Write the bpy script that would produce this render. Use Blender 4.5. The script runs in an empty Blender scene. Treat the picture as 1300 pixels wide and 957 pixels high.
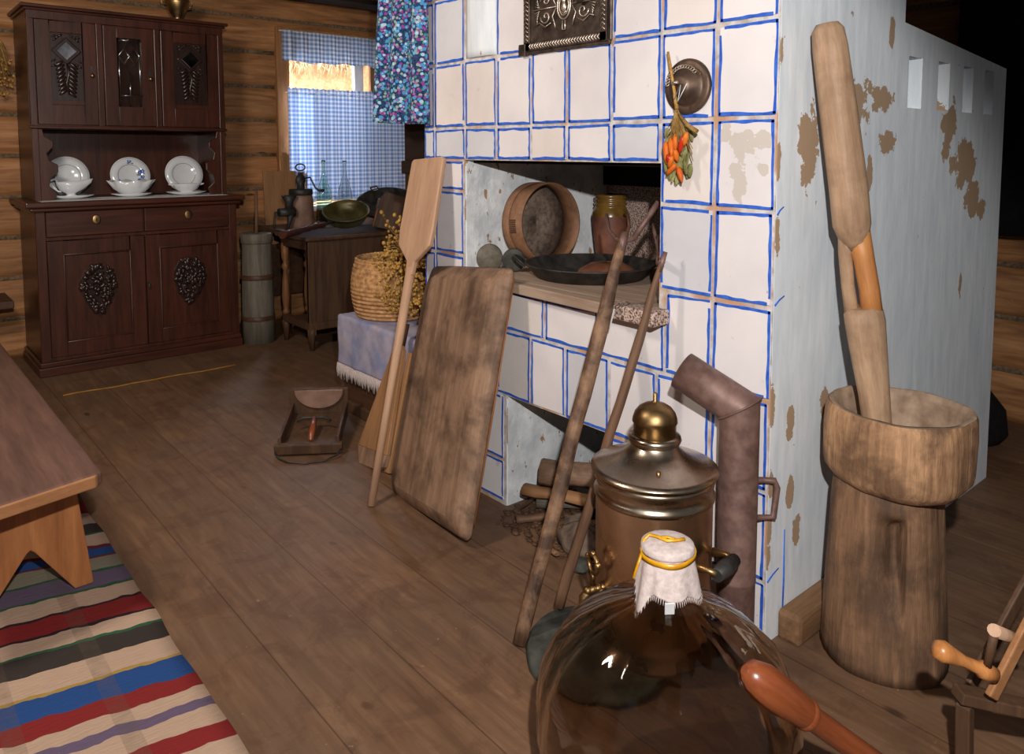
import bpy, bmesh, math, random
from mathutils import Vector as V, Matrix, noise
random.seed(7)
S = bpy.context.scene; COL = S.collection; PI = math.pi
# ------------------------------------------------------------------ camera, light, exposure
FPX, CX, CY, EYE = 980.0, 650.0, 268.0, 1.35
PITCH = math.atan(78/980.0); YAW = math.radians(40.5)
Rv = V((math.cos(YAW), -math.sin(YAW), 0)); Fh = V((math.sin(YAW), math.cos(YAW), 0))
Fv = Fh*math.cos(PITCH) + V((0, 0, -math.sin(PITCH))); Uv = Rv.cross(Fv); EC = V((0, 0, EYE))
cam_d = bpy.data.cameras.new('camera'); cam = bpy.data.objects.new('camera', cam_d); COL.objects.link(cam)
cam.matrix_world = Matrix.Translation(EC) @ Matrix((Rv, Uv, -Fv)).transposed().to_4x4()
cam_d.sensor_width = 36; cam_d.lens = 36*FPX/1300; cam_d.shift_y = -(478.5-CY)/1300; cam_d.clip_start = .02
S.camera = cam
S.view_settings.view_transform = 'Standard'; S.view_settings.look = 'None'
S.view_settings.gamma = 1; S.view_settings.use_curve_mapping = False; S.view_settings.exposure = 0.0
W = bpy.data.worlds.new('world'); S.world = W; W.use_nodes = True
W.node_tree.nodes['Background'].inputs[0].default_value = (.92, .92, .94, 1)
W.node_tree.nodes['Background'].inputs[1].default_value = .10
def lamp(name, kind, loc, target, energy, color=(1, 1, 1), **k):
    d = bpy.data.lights.new(name, kind); d.energy = energy; d.color = color
    for a, b in k.items(): setattr(d, a, b)
    o = bpy.data.objects.new(name, d); COL.objects.link(o); o.location = loc
    o.rotation_euler = (V(target)-V(loc)).to_track_quat('-Z', 'Y').to_euler(); return o
# the photographer's flash, just above the camera
lamp('flash', 'SPOT', (.05, -.11, 1.72), (1.05, 2.2, .4), 232, (1, .97, .95), spot_size=math.radians(103.5), spot_blend=.2, shadow_soft_size=.022)
# daylight outside the window and an added, unseen fill light for the left of the room
lamp('window_daylight', 'AREA', (3.15, 6.80, 2.78), (3.15, 5.7, 1.45), 520, (.90, .95, 1), shape='RECTANGLE', size=1.5, size_y=.7, spread=math.radians(95))
lamp('yard_daylight', 'AREA', (3.1, 6.4, 3.6), (3.2, 7.1, 1.9), 15, (.96, .97, 1), shape='RECTANGLE', size=2.0, size_y=.8)
lamp('room_fill_light', 'AREA', (-.2, 2.2, 2.45), (1.2, 4.6, .9), 66, (1, .90, .80), shape='DISK', size=.5)  # added to brighten floor, sideboard and bench; no fitting hangs there

# ------------------------------------------------------------------ pixel of the photo -> point on a plane of the place
def ray(px, py): return Rv*((px-CX)/FPX) - Uv*((py-CY)/FPX) + Fv
def onz(px, py, z=0): d = ray(px, py); return EC + d*((z-EYE)/d.z)
def onx(px, py, x): d = ray(px, py); return EC + d*(x/d.x)
def ony(px, py, y): d = ray(px, py); return EC + d*(y/d.y)

# ------------------------------------------------------------------ mesh builder
class MB:
    def __init__(s): s.v = []; s.f = []; s.m = []; s.sm = []
    def add(s, vs, fs, mi=0, smooth=False, M=None):
        n = len(s.v)
        s.v += [tuple(M @ V(p)) if M else tuple(p) for p in vs]
        for f in fs: s.f.append([n+i for i in f]); s.m.append(mi); s.sm.append(smooth)
        return s
    def box(s, x0, x1, y0, y1, z0, z1, mi=0, M=None):
        return s.add([(x0,y0,z0),(x1,y0,z0),(x1,y1,z0),(x0,y1,z0),(x0,y0,z1),(x1,y0,z1),(x1,y1,z1),(x0,y1,z1)],
                     [(3,2,1,0),(4,5,6,7),(0,1,5,4),(1,2,6,5),(2,3,7,6),(3,0,4,7)], mi, False, M)
    def prism(s, poly, d0, d1, axis='y', mi=0, M=None, smooth=False):
        def p(a, b, d): return {'y': (a, d, b), 'x': (d, a, b), 'z': (a, b, d)}[axis]
        n = len(poly)
        vs = [p(a, b, d0) for a, b in poly]+[p(a, b, d1) for a, b in poly]
        s.add(vs, [tuple(range(n))[::-1], tuple(range(n, 2*n))], mi, False, M)
        return s.add(vs, [(i, (i+1) % n, n+(i+1) % n, n+i) for i in range(n)], mi, smooth, M)
    def rings(s, rs, closed=False, cap=True, mi=0, smooth=True, M=None):
        n = len(rs[0]); vs = [q for r in rs for q in r]; fs = []
        m = len(rs)
        for i in range(m if closed else m-1):
            a = i*n; b = ((i+1) % m)*n
            for j in range(n): k = (j+1) % n; fs.append((a+j, a+k, b+k, b+j))
        s.add(vs, fs, mi, smooth, M)
        if cap and not closed: s.add(vs, [tuple(range(n))[::-1], tuple(range((m-1)*n, m*n))], mi, False, M)
        return s
    def tube(s, pts, r, seg=10, mi=0, closed=False, M=None, sq=None, wob=0, cap=True):
        pts = [V(p) for p in pts]; n = len(pts); rs = []
        if not hasattr(r, '__len__'): r = [r]*n
        up = None
        for i, p in enumerate(pts):
            if closed: t = pts[(i+1) % n]-pts[i-1]
            else: t = pts[min(i+1, n-1)]-pts[max(i-1, 0)]
            if t.length < 1e-9: t = V((0, 0, 1))
            t.normalize()
            if up is None: up = V((0, 0, 1)) if abs(t.z) < .9 else V((1, 0, 0))
            a = up-t*up.dot(t)
            if a.length < 1e-6: a = V((1, 0, 0))-t*t.x
            a.normalize(); b = t.cross(a); up = a
            ring = []
            for j in range(seg):
                an = 2*PI*j/seg; rr = r[i]
                if wob: rr *= 1+wob*noise.noise(V((math.cos(an)*1.3, math.sin(an)*1.3, 0))+p*9)
                ring.append(p+a*math.cos(an)*rr*(sq or 1)+b*math.sin(an)*rr)
            rs.append(ring)
        return s.rings(rs, closed, cap, mi, True, M)
    def lathe(s, prof, c=(0, 0, 0), seg=40, mi=0, M=None, cap=True, sx=1, sy=1, wob=0, closed=False):
        c = V(c); rs = []
        for k, (r, z) in enumerate(prof):
            ring = []
            for j in range(seg):
                an = 2*PI*j/seg; rr = max(r, 1e-5)
                if wob: rr *= 1+wob*noise.noise(V((math.cos(an)*1.7, math.sin(an)*1.7, z*4)))
                ring.append(c+V((rr*math.cos(an)*sx, rr*math.sin(an)*sy, z)))
            rs.append(ring)
        return s.rings(rs, closed, cap and not closed, mi, True, M)
    def ell(s, c, r, seg=12, mi=0, M=None):
        if not hasattr(r, '__len__'): r = (r, r, r)
        k = max(6, seg*2//3)
        rs = [[(c[0]+r[0]*math.sin(PI*max(i, .02)/k if i < k else PI*.998)*math.cos(2*PI*j/seg), c[1]+r[1]*math.sin(PI*max(i, .02)/k if i < k else PI*.998)*math.sin(2*PI*j/seg), c[2]-r[2]*math.cos(PI*i/k)) for j in range(seg)] for i in range(k+1)]
        return s.rings(rs, mi=mi, M=M)
    def grid(s, fn, nu, nv, mi=0, M=None, closed_u=False):
        vs = [fn(i/nu, j/nv) for j in range(nv+1) for i in range(nu+1)]
        fs = [(j*(nu+1)+i, j*(nu+1)+i+1, (j+1)*(nu+1)+i+1, (j+1)*(nu+1)+i) for j in range(nv) for i in range(nu)]
        return s.add(vs, fs, mi, True, M)
    def obj(s, name, mats, parent=None, bevel=0, solid=0, sub=0, M=None, off=None, bseg=2):
        me = bpy.data.meshes.new(name); me.from_pydata(s.v, [], s.f)
        if not isinstance(mats, (list, tuple)): mats = [mats]
        for m in mats: me.materials.append(m)
        for p, mi, sm in zip(me.polygons, s.m, s.sm): p.material_index = mi; p.use_smooth = sm
        me.update()
        b = bmesh.new(); b.from_mesh(me); bmesh.ops.remove_doubles(b, verts=b.verts, dist=1e-6)
        if not solid: bmesh.ops.recalc_face_normals(b, faces=b.faces)
        b.to_mesh(me); b.free()
        o = bpy.data.objects.new(name, me); COL.objects.link(o)
        if parent: o.parent = parent
        if M: o.matrix_local = M
        if solid: md = o.modifiers.new('t', 'SOLIDIFY'); md.thickness = solid; md.offset = 0
        if bevel:
            md = o.modifiers.new('b', 'BEVEL'); md.width = bevel; md.segments = bseg; md.limit_method = 'ANGLE'; md.angle_limit = math.radians(40)
        if sub: md = o.modifiers.new('s', 'SUBSURF'); md.levels = sub; md.render_levels = sub
        return o
def tag(o, label, cat, group=None, kind=None):
    o['label'] = label; o['category'] = cat
    if group: o['group'] = group
    if kind: o['kind'] = kind
    return o
def thing(name, label, cat, loc=(0, 0, 0), M=None, group=None, rz=0):
    o = bpy.data.objects.new(name, None); COL.objects.link(o); o.empty_display_size = .05
    o.matrix_world = M if M else Matrix.Translation(V(loc)) @ Matrix.Rotation(rz, 4, 'Z')
    return tag(o, label, cat, group)
def struct(o): o['kind'] = 'structure'; return o
def T(*a): return Matrix.Translation(V(a))
def frame(o, zd, xh):
    z = V(zd).normalized(); x = V(xh); x = (x-z*x.dot(z)).normalized(); y = z.cross(x)
    return T(*o) @ Matrix((x, y, z)).transposed().to_4x4()
def RX(a): return Matrix.Rotation(a, 4, 'X')
def RY(a): return Matrix.Rotation(a, 4, 'Y')
def RZ(a): return Matrix.Rotation(a, 4, 'Z')

# ------------------------------------------------------------------ materials
def srgb(c):
    return tuple(((x/255/12.92) if x/255 <= .04045 else ((x/255+.055)/1.055)**2.4) for x in c)+(1,)
class NT:
    def __init__(s, name, rough=.6, metal=0, spec=.4):
        s.m = bpy.data.materials.new(name); s.m.use_nodes = True; s.t = s.m.node_tree; s.n = s.t.nodes
        s.b = s.n['Principled BSDF']; s.b.inputs['Roughness'].default_value = rough; s.b.inputs['Metallic'].default_value = metal
        s.b.inputs['Specular IOR Level'].default_value = spec
        s.co = s.n.new('ShaderNodeTexCoord').outputs['Object']
    def new(s, ty, **k):
        n = s.n.new(ty)
        for a, b in k.items(): setattr(n, a, b)
        return n
    def ln(s, a, b): s.t.links.new(a, b)
    def put(s, sock, v):
        if isinstance(v, bpy.types.NodeSocket): s.ln(v, sock)
        else: sock.default_value = v
    def map(s, scale=(1, 1, 1), loc=(0, 0, 0), rot=(0, 0, 0), co=None):
        n = s.new('ShaderNodeMapping'); n.inputs['Scale'].default_value = scale; n.inputs['Location'].default_value = loc; n.inputs['Rotation'].default_value = rot
        s.ln(co or s.co, n.inputs[0]); return n.outputs[0]
    def noise(s, scale=5, detail=4, co=None, rough=.55, dist=0):
        n = s.new('ShaderNodeTexNoise'); s.ln(co or s.co, n.inputs['Vector']); n.inputs['Scale'].default_value = scale
        n.inputs['Detail'].default_value = detail; n.inputs['Roughness'].default_value = rough; n.inputs['Distortion'].default_value = dist
        return n.outputs['Fac']
    def ramp(s, fac, stops, interp='LINEAR'):
        n = s.new('ShaderNodeValToRGB'); n.color_ramp.interpolation = interp; e = n.color_ramp.elements
        while len(e) < len(stops): e.new(.5)
        for x, (p, c) in zip(e, stops): x.position = p; x.color = c if len(c) == 4 else srgb(c)
        s.ln(fac, n.inputs[0]); return n.outputs[0]
    def mix(s, fac, a, b, mode='MIX'):
        n = s.new('ShaderNodeMix', data_type='RGBA', blend_type=mode)
        s.put(n.inputs[0], fac); s.put(n.inputs[6], a); s.put(n.inputs[7], b); return n.outputs[2]
    def math(s, op, a, b=0, c=0):
        n = s.new('ShaderNodeMath', operation=op); s.put(n.inputs[0], a); s.put(n.inputs[1], b); s.put(n.inputs[2], c); return n.outputs[0]
    def sep(s, co=None):
        n = s.new('ShaderNodeSeparateXYZ'); s.ln(co or s.co, n.inputs[0]); return n.outputs
    def bump(s, h, strength=.3, dist=.01):
        n = s.new('ShaderNodeBump'); n.inputs['Strength'].default_value = strength; n.inputs['Distance'].default_value = dist
        s.ln(h, n.inputs['Height']); s.ln(n.outputs[0], s.b.inputs['Normal'])
    def col(s, c): s.put(s.b.inputs['Base Color'], c)
BW = [(0, (0, 0, 0, 1)), (1, (1, 1, 1, 1))]
def wood(name, light, dark, axis='z', sc=1.0, rough=.6, bump=.25, stain=None, stain_amt=.5, spec=.35, knots=False):
    t = NT(name, rough, 0, spec)
    st = {'x': (.09, 1, 1), 'y': (1, .09, 1), 'z': (1, 1, .09)}[axis]
    co = t.map(tuple(a*sc for a in st))
    g = t.noise(38, 5, co, .6, .4); g2 = t.noise(9, 3, co, .5, .8); fine = t.noise(150, 3, co, .7)
    f = t.math('ADD', t.math('MULTIPLY', g, .6), t.math('MULTIPLY', g2, .4))
    c = t.ramp(f, [(.33, dark), (.66, light)])
    c = t.mix(t.math('MULTIPLY', t.ramp(fine, [(.45, (0, 0, 0, 1)), (.7, (1, 1, 1, 1))]), .25), c, srgb(tuple(x*.72 for x in dark)))
    if stain:
        n3 = t.noise(6*sc, 5, None, .65, .3)
        c = t.mix(t.math('MULTIPLY', t.ramp(n3, [(.42, (0, 0, 0, 1)), (.62, (1, 1, 1, 1))]), stain_amt), c, srgb(stain))
    t.col(c); t.bump(t.math('ADD', g, t.math('MULTIPLY', fine, .4)), bump, .004); return t.m
def metal(name, c, c2, rough=.35, sc=12, metalness=1.0, bump=.08):
    t = NT(name, rough, metalness, .5)
    n = t.noise(sc, 5); t.col(t.ramp(n, [(.35, c2), (.65, c)]))
    t.put(t.b.inputs['Roughness'], t.math('ADD', t.math('MULTIPLY', t.noise(sc*1.7, 4), .3), rough-.15)); t.bump(n, bump, .003); return t.m
def plain(name, c, c2=None, rough=.7, sc=20, bump=.15, spec=.3, dist=.003):
    t = NT(name, rough, 0, spec); n = t.noise(sc, 5)
    t.col(t.ramp(n, [(.35, c2 or tuple(x*.8 for x in c)), (.65, c)])); t.bump(n, bump, dist); return t.m

def mat_floor():
    t = NT('floor_boards', .55, 0, .3); x, y, z = t.sep()
    wd = .262
    u = t.math('DIVIDE', x, wd); k = t.math('FLOOR', u); fr = t.math('FRACT', u)
    cb = t.new('ShaderNodeCombineXYZ'); t.ln(t.math('MULTIPLY', x, 1), cb.inputs[0]); t.ln(t.math('ADD', t.math('MULTIPLY', y, .09), t.math('MULTIPLY', k, 3.17)), cb.inputs[1]); t.ln(t.math('MULTIPLY', k, 1.7), cb.inputs[2])
    v = cb.outputs[0]
    g = t.noise(22, 5, v, .6, 1.2); g2 = t.noise(60, 4, v, .6)
    c = t.ramp(t.math('ADD', t.math('MULTIPLY', g, .65), t.math('MULTIPLY', g2, .35)), [(.3, (92, 64, 45)), (.52, (120, 88, 64)), (.7, (140, 107, 80))])
    wn = t.new('ShaderNodeTexWhiteNoise', noise_dimensions='1D'); t.ln(k, wn.inputs['W'])
    c = t.mix(t.math('MULTIPLY', wn.outputs[0], .3), c, srgb((94, 70, 50)))
    d = t.noise(2.6, 5, None, .6); c = t.mix(t.math('MULTIPLY', t.ramp(d, [(.4, (0, 0, 0, 1)), (.65, (1, 1, 1, 1))]), .45), c, srgb((98, 80, 66)))
    sp = t.noise(13, 3, t.map((1, .5, 1)), .5); c = t.mix(t.ramp(sp, [(.70, (0, 0, 0, 1)), (.74, (.55, .55, .55, 1))]), c, srgb((72, 46, 30)))
    bl = t.noise(6.5, 5, None, .7, .6); c = t.mix(t.math('MULTIPLY', t.ramp(bl, [(.5, (0, 0, 0, 1)), (.62, (1, 1, 1, 1))]), .5), c, srgb((84, 58, 42)))
    kn = t.new('ShaderNodeTexVoronoi'); t.ln(t.map((1.2, .55, 1)), kn.inputs['Vector']); kn.inputs['Scale'].default_value = 2.6
    c = t.mix(t.ramp(kn.outputs['Distance'], [(.03, (.8, .8, .8, 1)), (.055, (0, 0, 0, 1))]), c, srgb((58, 36, 24)))
    c = t.mix(t.ramp(t.noise(46, 2), [(.72, (0, 0, 0, 1)), (.76, (.5, .5, .5, 1))]), c, srgb((160, 138, 118)))
    gap = t.math('ADD', t.math('LESS_THAN', fr, .008), t.math('GREATER_THAN', fr, .992))
    c = t.mix(t.math('MULTIPLY', gap, .5), c, srgb((48, 30, 20))); t.col(c)
    t.bump(t.math('SUBTRACT', t.math('MULTIPLY', g2, .3), gap), .35, .003); return t.m
def mat_logs():
    t = NT('log_wood', .6, 0, .3); co = t.map((.09, .09, 1))
    g = t.noise(30, 6, co, .6, .8); c = t.ramp(g, [(.3, (122, 80, 48)), (.5, (164, 113, 70)), (.72, (192, 140, 94))])
    vo = t.new('ShaderNodeTexVoronoi'); t.ln(t.map((.7, .7, 2.2)), vo.inputs['Vector']); vo.inputs['Scale'].default_value = 2.2
    c = t.mix(t.ramp(vo.outputs['Distance'], [(.035, (1, 1, 1, 1)), (.07, (0, 0, 0, 1))]), c, srgb((74, 42, 24)))
    d = t.noise(1.7, 4); c = t.mix(t.math('MULTIPLY', t.ramp(d, [(.4, (0, 0, 0, 1)), (.7, (1, 1, 1, 1))]), .5), c, srgb((104, 78, 52)))
    t.col(c); t.bump(g, .3, .006); return t.m
def ell_mask(t, ax, items, nz, thr=.22):
    # irregular chipped patches of fixed shape and place (a, b, ra, rb) in the two coordinates ax
    s = t.sep(); A = s[ax[0]]; B = s[ax[1]]; tot = None
    for a, b, ra, rb in items:
        d = t.math('ADD', t.math('POWER', t.math('ABSOLUTE', t.math('DIVIDE', t.math('SUBTRACT', A, a), ra)), 2), t.math('POWER', t.math('ABSOLUTE', t.math('DIVIDE', t.math('SUBTRACT', B, b), rb)), 2))
        m = t.math('SUBTRACT', 1, d); tot = m if tot is None else t.math('MAXIMUM', tot, m)
    v = t.math('ADD', tot, t.math('MULTIPLY', t.math('SUBTRACT', nz, .5), 4.6))
    return t.math('GREATER_THAN', v, thr)
def mat_plaster():
    t = NT('limewash', .8, 0, .2)
    br = t.noise(26, 4, t.map((1, 1, .16)), .6); big = t.noise(2.2, 4)
    c = t.ramp(br, [(.3, (212, 220, 226)), (.7, (243, 246, 248))]); c = t.mix(t.math('MULTIPLY', big, .35), c, srgb((216, 224, 230)))
    nz = t.noise(15, 5, None, .68)
    m = ell_mask(t, (0, 2), [(1.985, 1.36, .055, .13), (2.25, 1.49, .10, .07), (2.40, 1.51, .10, .05), (2.24, 1.42, .05, .07), (2.47, 1.37, .075, .04), (2.95, 1.42, .07, .11), (3.1, 1.30, .12, .10), (3.2, 1.17, .08, .07), (2.35, 1.28, .02, .05), (2.47, 1.71, .02, .05), (2.12, .62, .03, .06), (1.93, .6, .02, .05), (3.12, .84, .02, .05), (1.94, .40, .02, .05), (1.98, .28, .025, .05), (3.3, 1.12, .05, .05), (1.835, 1.32, .012, .05), (1.84, 1.12, .014, .06), (1.835, .66, .018, .07), (1.84, .45, .014, .05), (1.838, .3, .016, .09), (1.835, 1.6, .010, .04)], nz)
    sm = t.ramp(t.noise(34, 3, t.map((1, 1, .6)), .5), [(.745, (0, 0, 0, 1)), (.755, (1, 1, 1, 1))])
    m2 = t.math('MAXIMUM', m, sm)
    c = t.mix(m2, c, srgb((176, 148, 120))); t.col(c)
    t.bump(t.math('SUBTRACT', t.math('ADD', t.math('MULTIPLY', br, .35), t.math('MULTIPLY', t.noise(9, 5), .8)), t.math('MULTIPLY', m2, .35)), .45, .006); return t.m
def mat_rug(stripes, ang):
    t = NT('rag_weave', .9, 0, .1); co = t.map((1, 1, 1), (0, 0, 0), (0, 0, ang)); s = t.sep(co)
    wv = t.noise(14, 2); y = t.math('ADD', s[1], t.math('MULTIPLY', t.math('SUBTRACT', wv, .5), .035))
    y0, y1 = stripes[0][0], stripes[-1][0]; f = t.math('DIVIDE', t.math('SUBTRACT', y, y0), y1-y0)
    # more than 32 stops: split over two ramps
    c = None; parts = [stripes[i:i+28] for i in range(0, len(stripes), 28)]
    for i, p in enumerate(parts):
        r = t.ramp(f, [((a-y0)/(y1-y0), cc) for a, cc in p], 'CONSTANT')
        c = r if c is None else t.mix(t.math('GREATER_THAN', f, (p[0][0]-y0)/(y1-y0)), c, r)
    s0 = t.sep(); xb = t.math('FRACT', t.math('DIVIDE', t.math('ADD', s0[0], .02), .21)); bd = t.math('MULTIPLY', t.math('LESS_THAN', xb, .2), t.noise(30, 2)); c = t.mix(t.math('MULTIPLY', bd, .5), c, srgb((96, 82, 68)))
    w = t.noise(90, 3, t.map((.25, 1.6, 1)), .6); c = t.mix(t.math('MULTIPLY', w, .5), c, t.mix(.55, c, srgb((60, 50, 44)))); t.col(c)
    t.bump(w, .5, .004); return t.m
def mat_gingham(name, ax=0, p=.034, transl=True):
    t = NT(name, .85, 0, .1); s = t.sep(); a = t.math('LESS_THAN', t.math('FRACT', t.math('DIVIDE', s[ax], p)), .5); b = t.math('LESS_THAN', t.math('FRACT', t.math('DIVIDE', s[2], p)), .5)
    c = t.ramp(t.math('DIVIDE', t.math('ADD', a, b), 2), [(0, (238, 238, 244)), (.4, (186, 201, 222)), (.9, (128, 158, 198))], 'CONSTANT'); t.col(c)
    tr = t.new('ShaderNodeBsdfTranslucent'); t.ln(c, tr.inputs[0]); mx = t.new('ShaderNodeMixShader'); mx.inputs[0].default_value = .55
    out = t.n['Material Output']; t.ln(t.b.outputs[0], mx.inputs[1]); t.ln(tr.outputs[0], mx.inputs[2]); t.ln(mx.outputs[0], out.inputs[0]); return t.m
def mat_floral():
    t = NT('floral_cotton', .85, 0, .1); co = t.map((.3, 1, 1))
    def vor(sc, loc): n = t.new('ShaderNodeTexVoronoi'); t.ln(t.map((.25, 1, 1), loc), n.inputs['Vector']); n.inputs['Scale'].default_value = sc; return n
    a = vor(54, (0, 0, 0)); b = vor(74, (3, 1, 2)); nz = t.noise(120, 2)
    base = t.ramp(nz, [(.4, (28, 42, 76)), (.6, (48, 74, 108))])
    sp = t.new('ShaderNodeSeparateColor'); t.ln(b.outputs['Color'], sp.inputs[0])
    cb = t.ramp(sp.outputs[0], [(0, (134, 64, 134)), (.3, (70, 130, 130)), (.55, (156, 92, 156)), (.75, (140, 156, 150))], 'CONSTANT')
    c = t.mix(t.math('LESS_THAN', b.outputs['Distance'], .46), base, cb)
    sa = t.new('ShaderNodeSeparateColor'); t.ln(a.outputs['Color'], sa.inputs[0])
    ca = t.ramp(sa.outputs[0], [(0, (70, 138, 190)), (.45, (104, 166, 204)), (.75, (160, 190, 206))], 'CONSTANT')
    d = t.math('ADD', a.outputs['Distance'], t.math('MULTIPLY', nz, .25))
    c = t.mix(t.math('LESS_THAN', d, .54), c, ca); c = t.mix(t.math('LESS_THAN', a.outputs['Distance'], .08), c, srgb((235, 235, 225))); t.col(c); return t.m
def mat_glass(name, c, rough=.0):
    t = NT(name, rough, 0, .5); t.b.inputs['Transmission Weight'].default_value = 1; t.b.inputs['IOR'].default_value = 1.45; t.b.inputs['Base Color'].default_value = srgb(c); return t.m
def mat_speckle():
    t = NT('speckled_stone', .7, 0, .3); n = t.noise(150, 3, None, .6)
    c = t.ramp(n, [(.42, (92, 64, 52)), (.5, (176, 150, 136)), (.62, (206, 186, 172))]); t.col(c); t.bump(n, .2, .002); return t.m
def mat_tile(nm='white_tile', k=(1, 1, 1)):
    t = NT(nm, .35, 0, .45); n = t.noise(3.2, 4); w = t.noise(17, 5, None, .6)
    c = t.ramp(n, [(.3, tuple(a*b for a, b in zip((220, 213, 213), k))), (.6, tuple(a*b for a, b in zip((236, 229, 227), k)))])
    c = t.mix(t.math('MULTIPLY', t.ramp(w, [(.66, (0, 0, 0, 1)), (.72, (1, 1, 1, 1))]), .45), c, srgb((178, 170, 162)))
    sm = t.ramp(t.noise(60, 2), [(.76, (0, 0, 0, 1)), (.78, (1, 1, 1, 1))]); c = t.mix(t.math('MULTIPLY', sm, .5), c, srgb((150, 128, 110)))
    m = ell_mask(t, (1, 2), [(1.15, 1.37, .08, .035), (1.24, 1.40, .03, .04), (1.12, 1.30, .02, .02), (1.19, 1.29, .03, .07)], t.noise(30, 4))
    c = t.mix(t.math('MULTIPLY', m, .6), c, srgb((190, 178, 160))); t.col(c); t.bump(t.math('ADD', n, t.math('MULTIPLY', w, .2)), .12, .01); return t.m
def mat_grout():
    t = NT('tile_grout', .9, 0, .1); n = t.noise(30, 4); b = t.noise(6, 3)
    c = t.ramp(n, [(.35, (178, 166, 156)), (.6, (214, 208, 204))]); c = t.mix(t.ramp(b, [(.5, (0, 0, 0, 1)), (.6, (.8, .8, .8, 1))]), c, srgb((190, 140, 98))); t.col(c); t.bump(n, .4, .003); return t.m
def mat_lit_plaster():  # chipped stove plaster again, made paler to carry the flash's light
    t = NT('flash_lit_limewash', .85, 0, .2); n = t.noise(11, 5, None, .6); b = t.noise(5, 3, t.map((1, 1, .5)), .5, 1.0)
    c = t.ramp(n, [(.35, (206, 211, 214)), (.6, (238, 240, 240))]); ch = t.ramp(t.noise(30, 3, t.map((1, 1, .55))), [(.655, (0, 0, 0, 1)), (.67, (1, 1, 1, 1))])
    c = t.mix(ch, c, srgb((172, 138, 106))); t.col(c); t.bump(t.math('SUBTRACT', t.math('ADD', n, t.math('MULTIPLY', b, 1.5)), t.math('MULTIPLY', ch, .4)), .6, .012); return t.m
def mat_basket():
    t = NT('straw_coil', .8, 0, .2); s = t.sep(); n = t.noise(40, 4)
    w = t.math('SINE', t.math('MULTIPLY', s[2], 2*PI/.021)); 
    c = t.ramp(n, [(.3, (140, 98, 64)), (.65, (206, 158, 106))]); t.col(c); t.bump(t.math('ADD', w, n), .5, .004); return t.m
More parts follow.
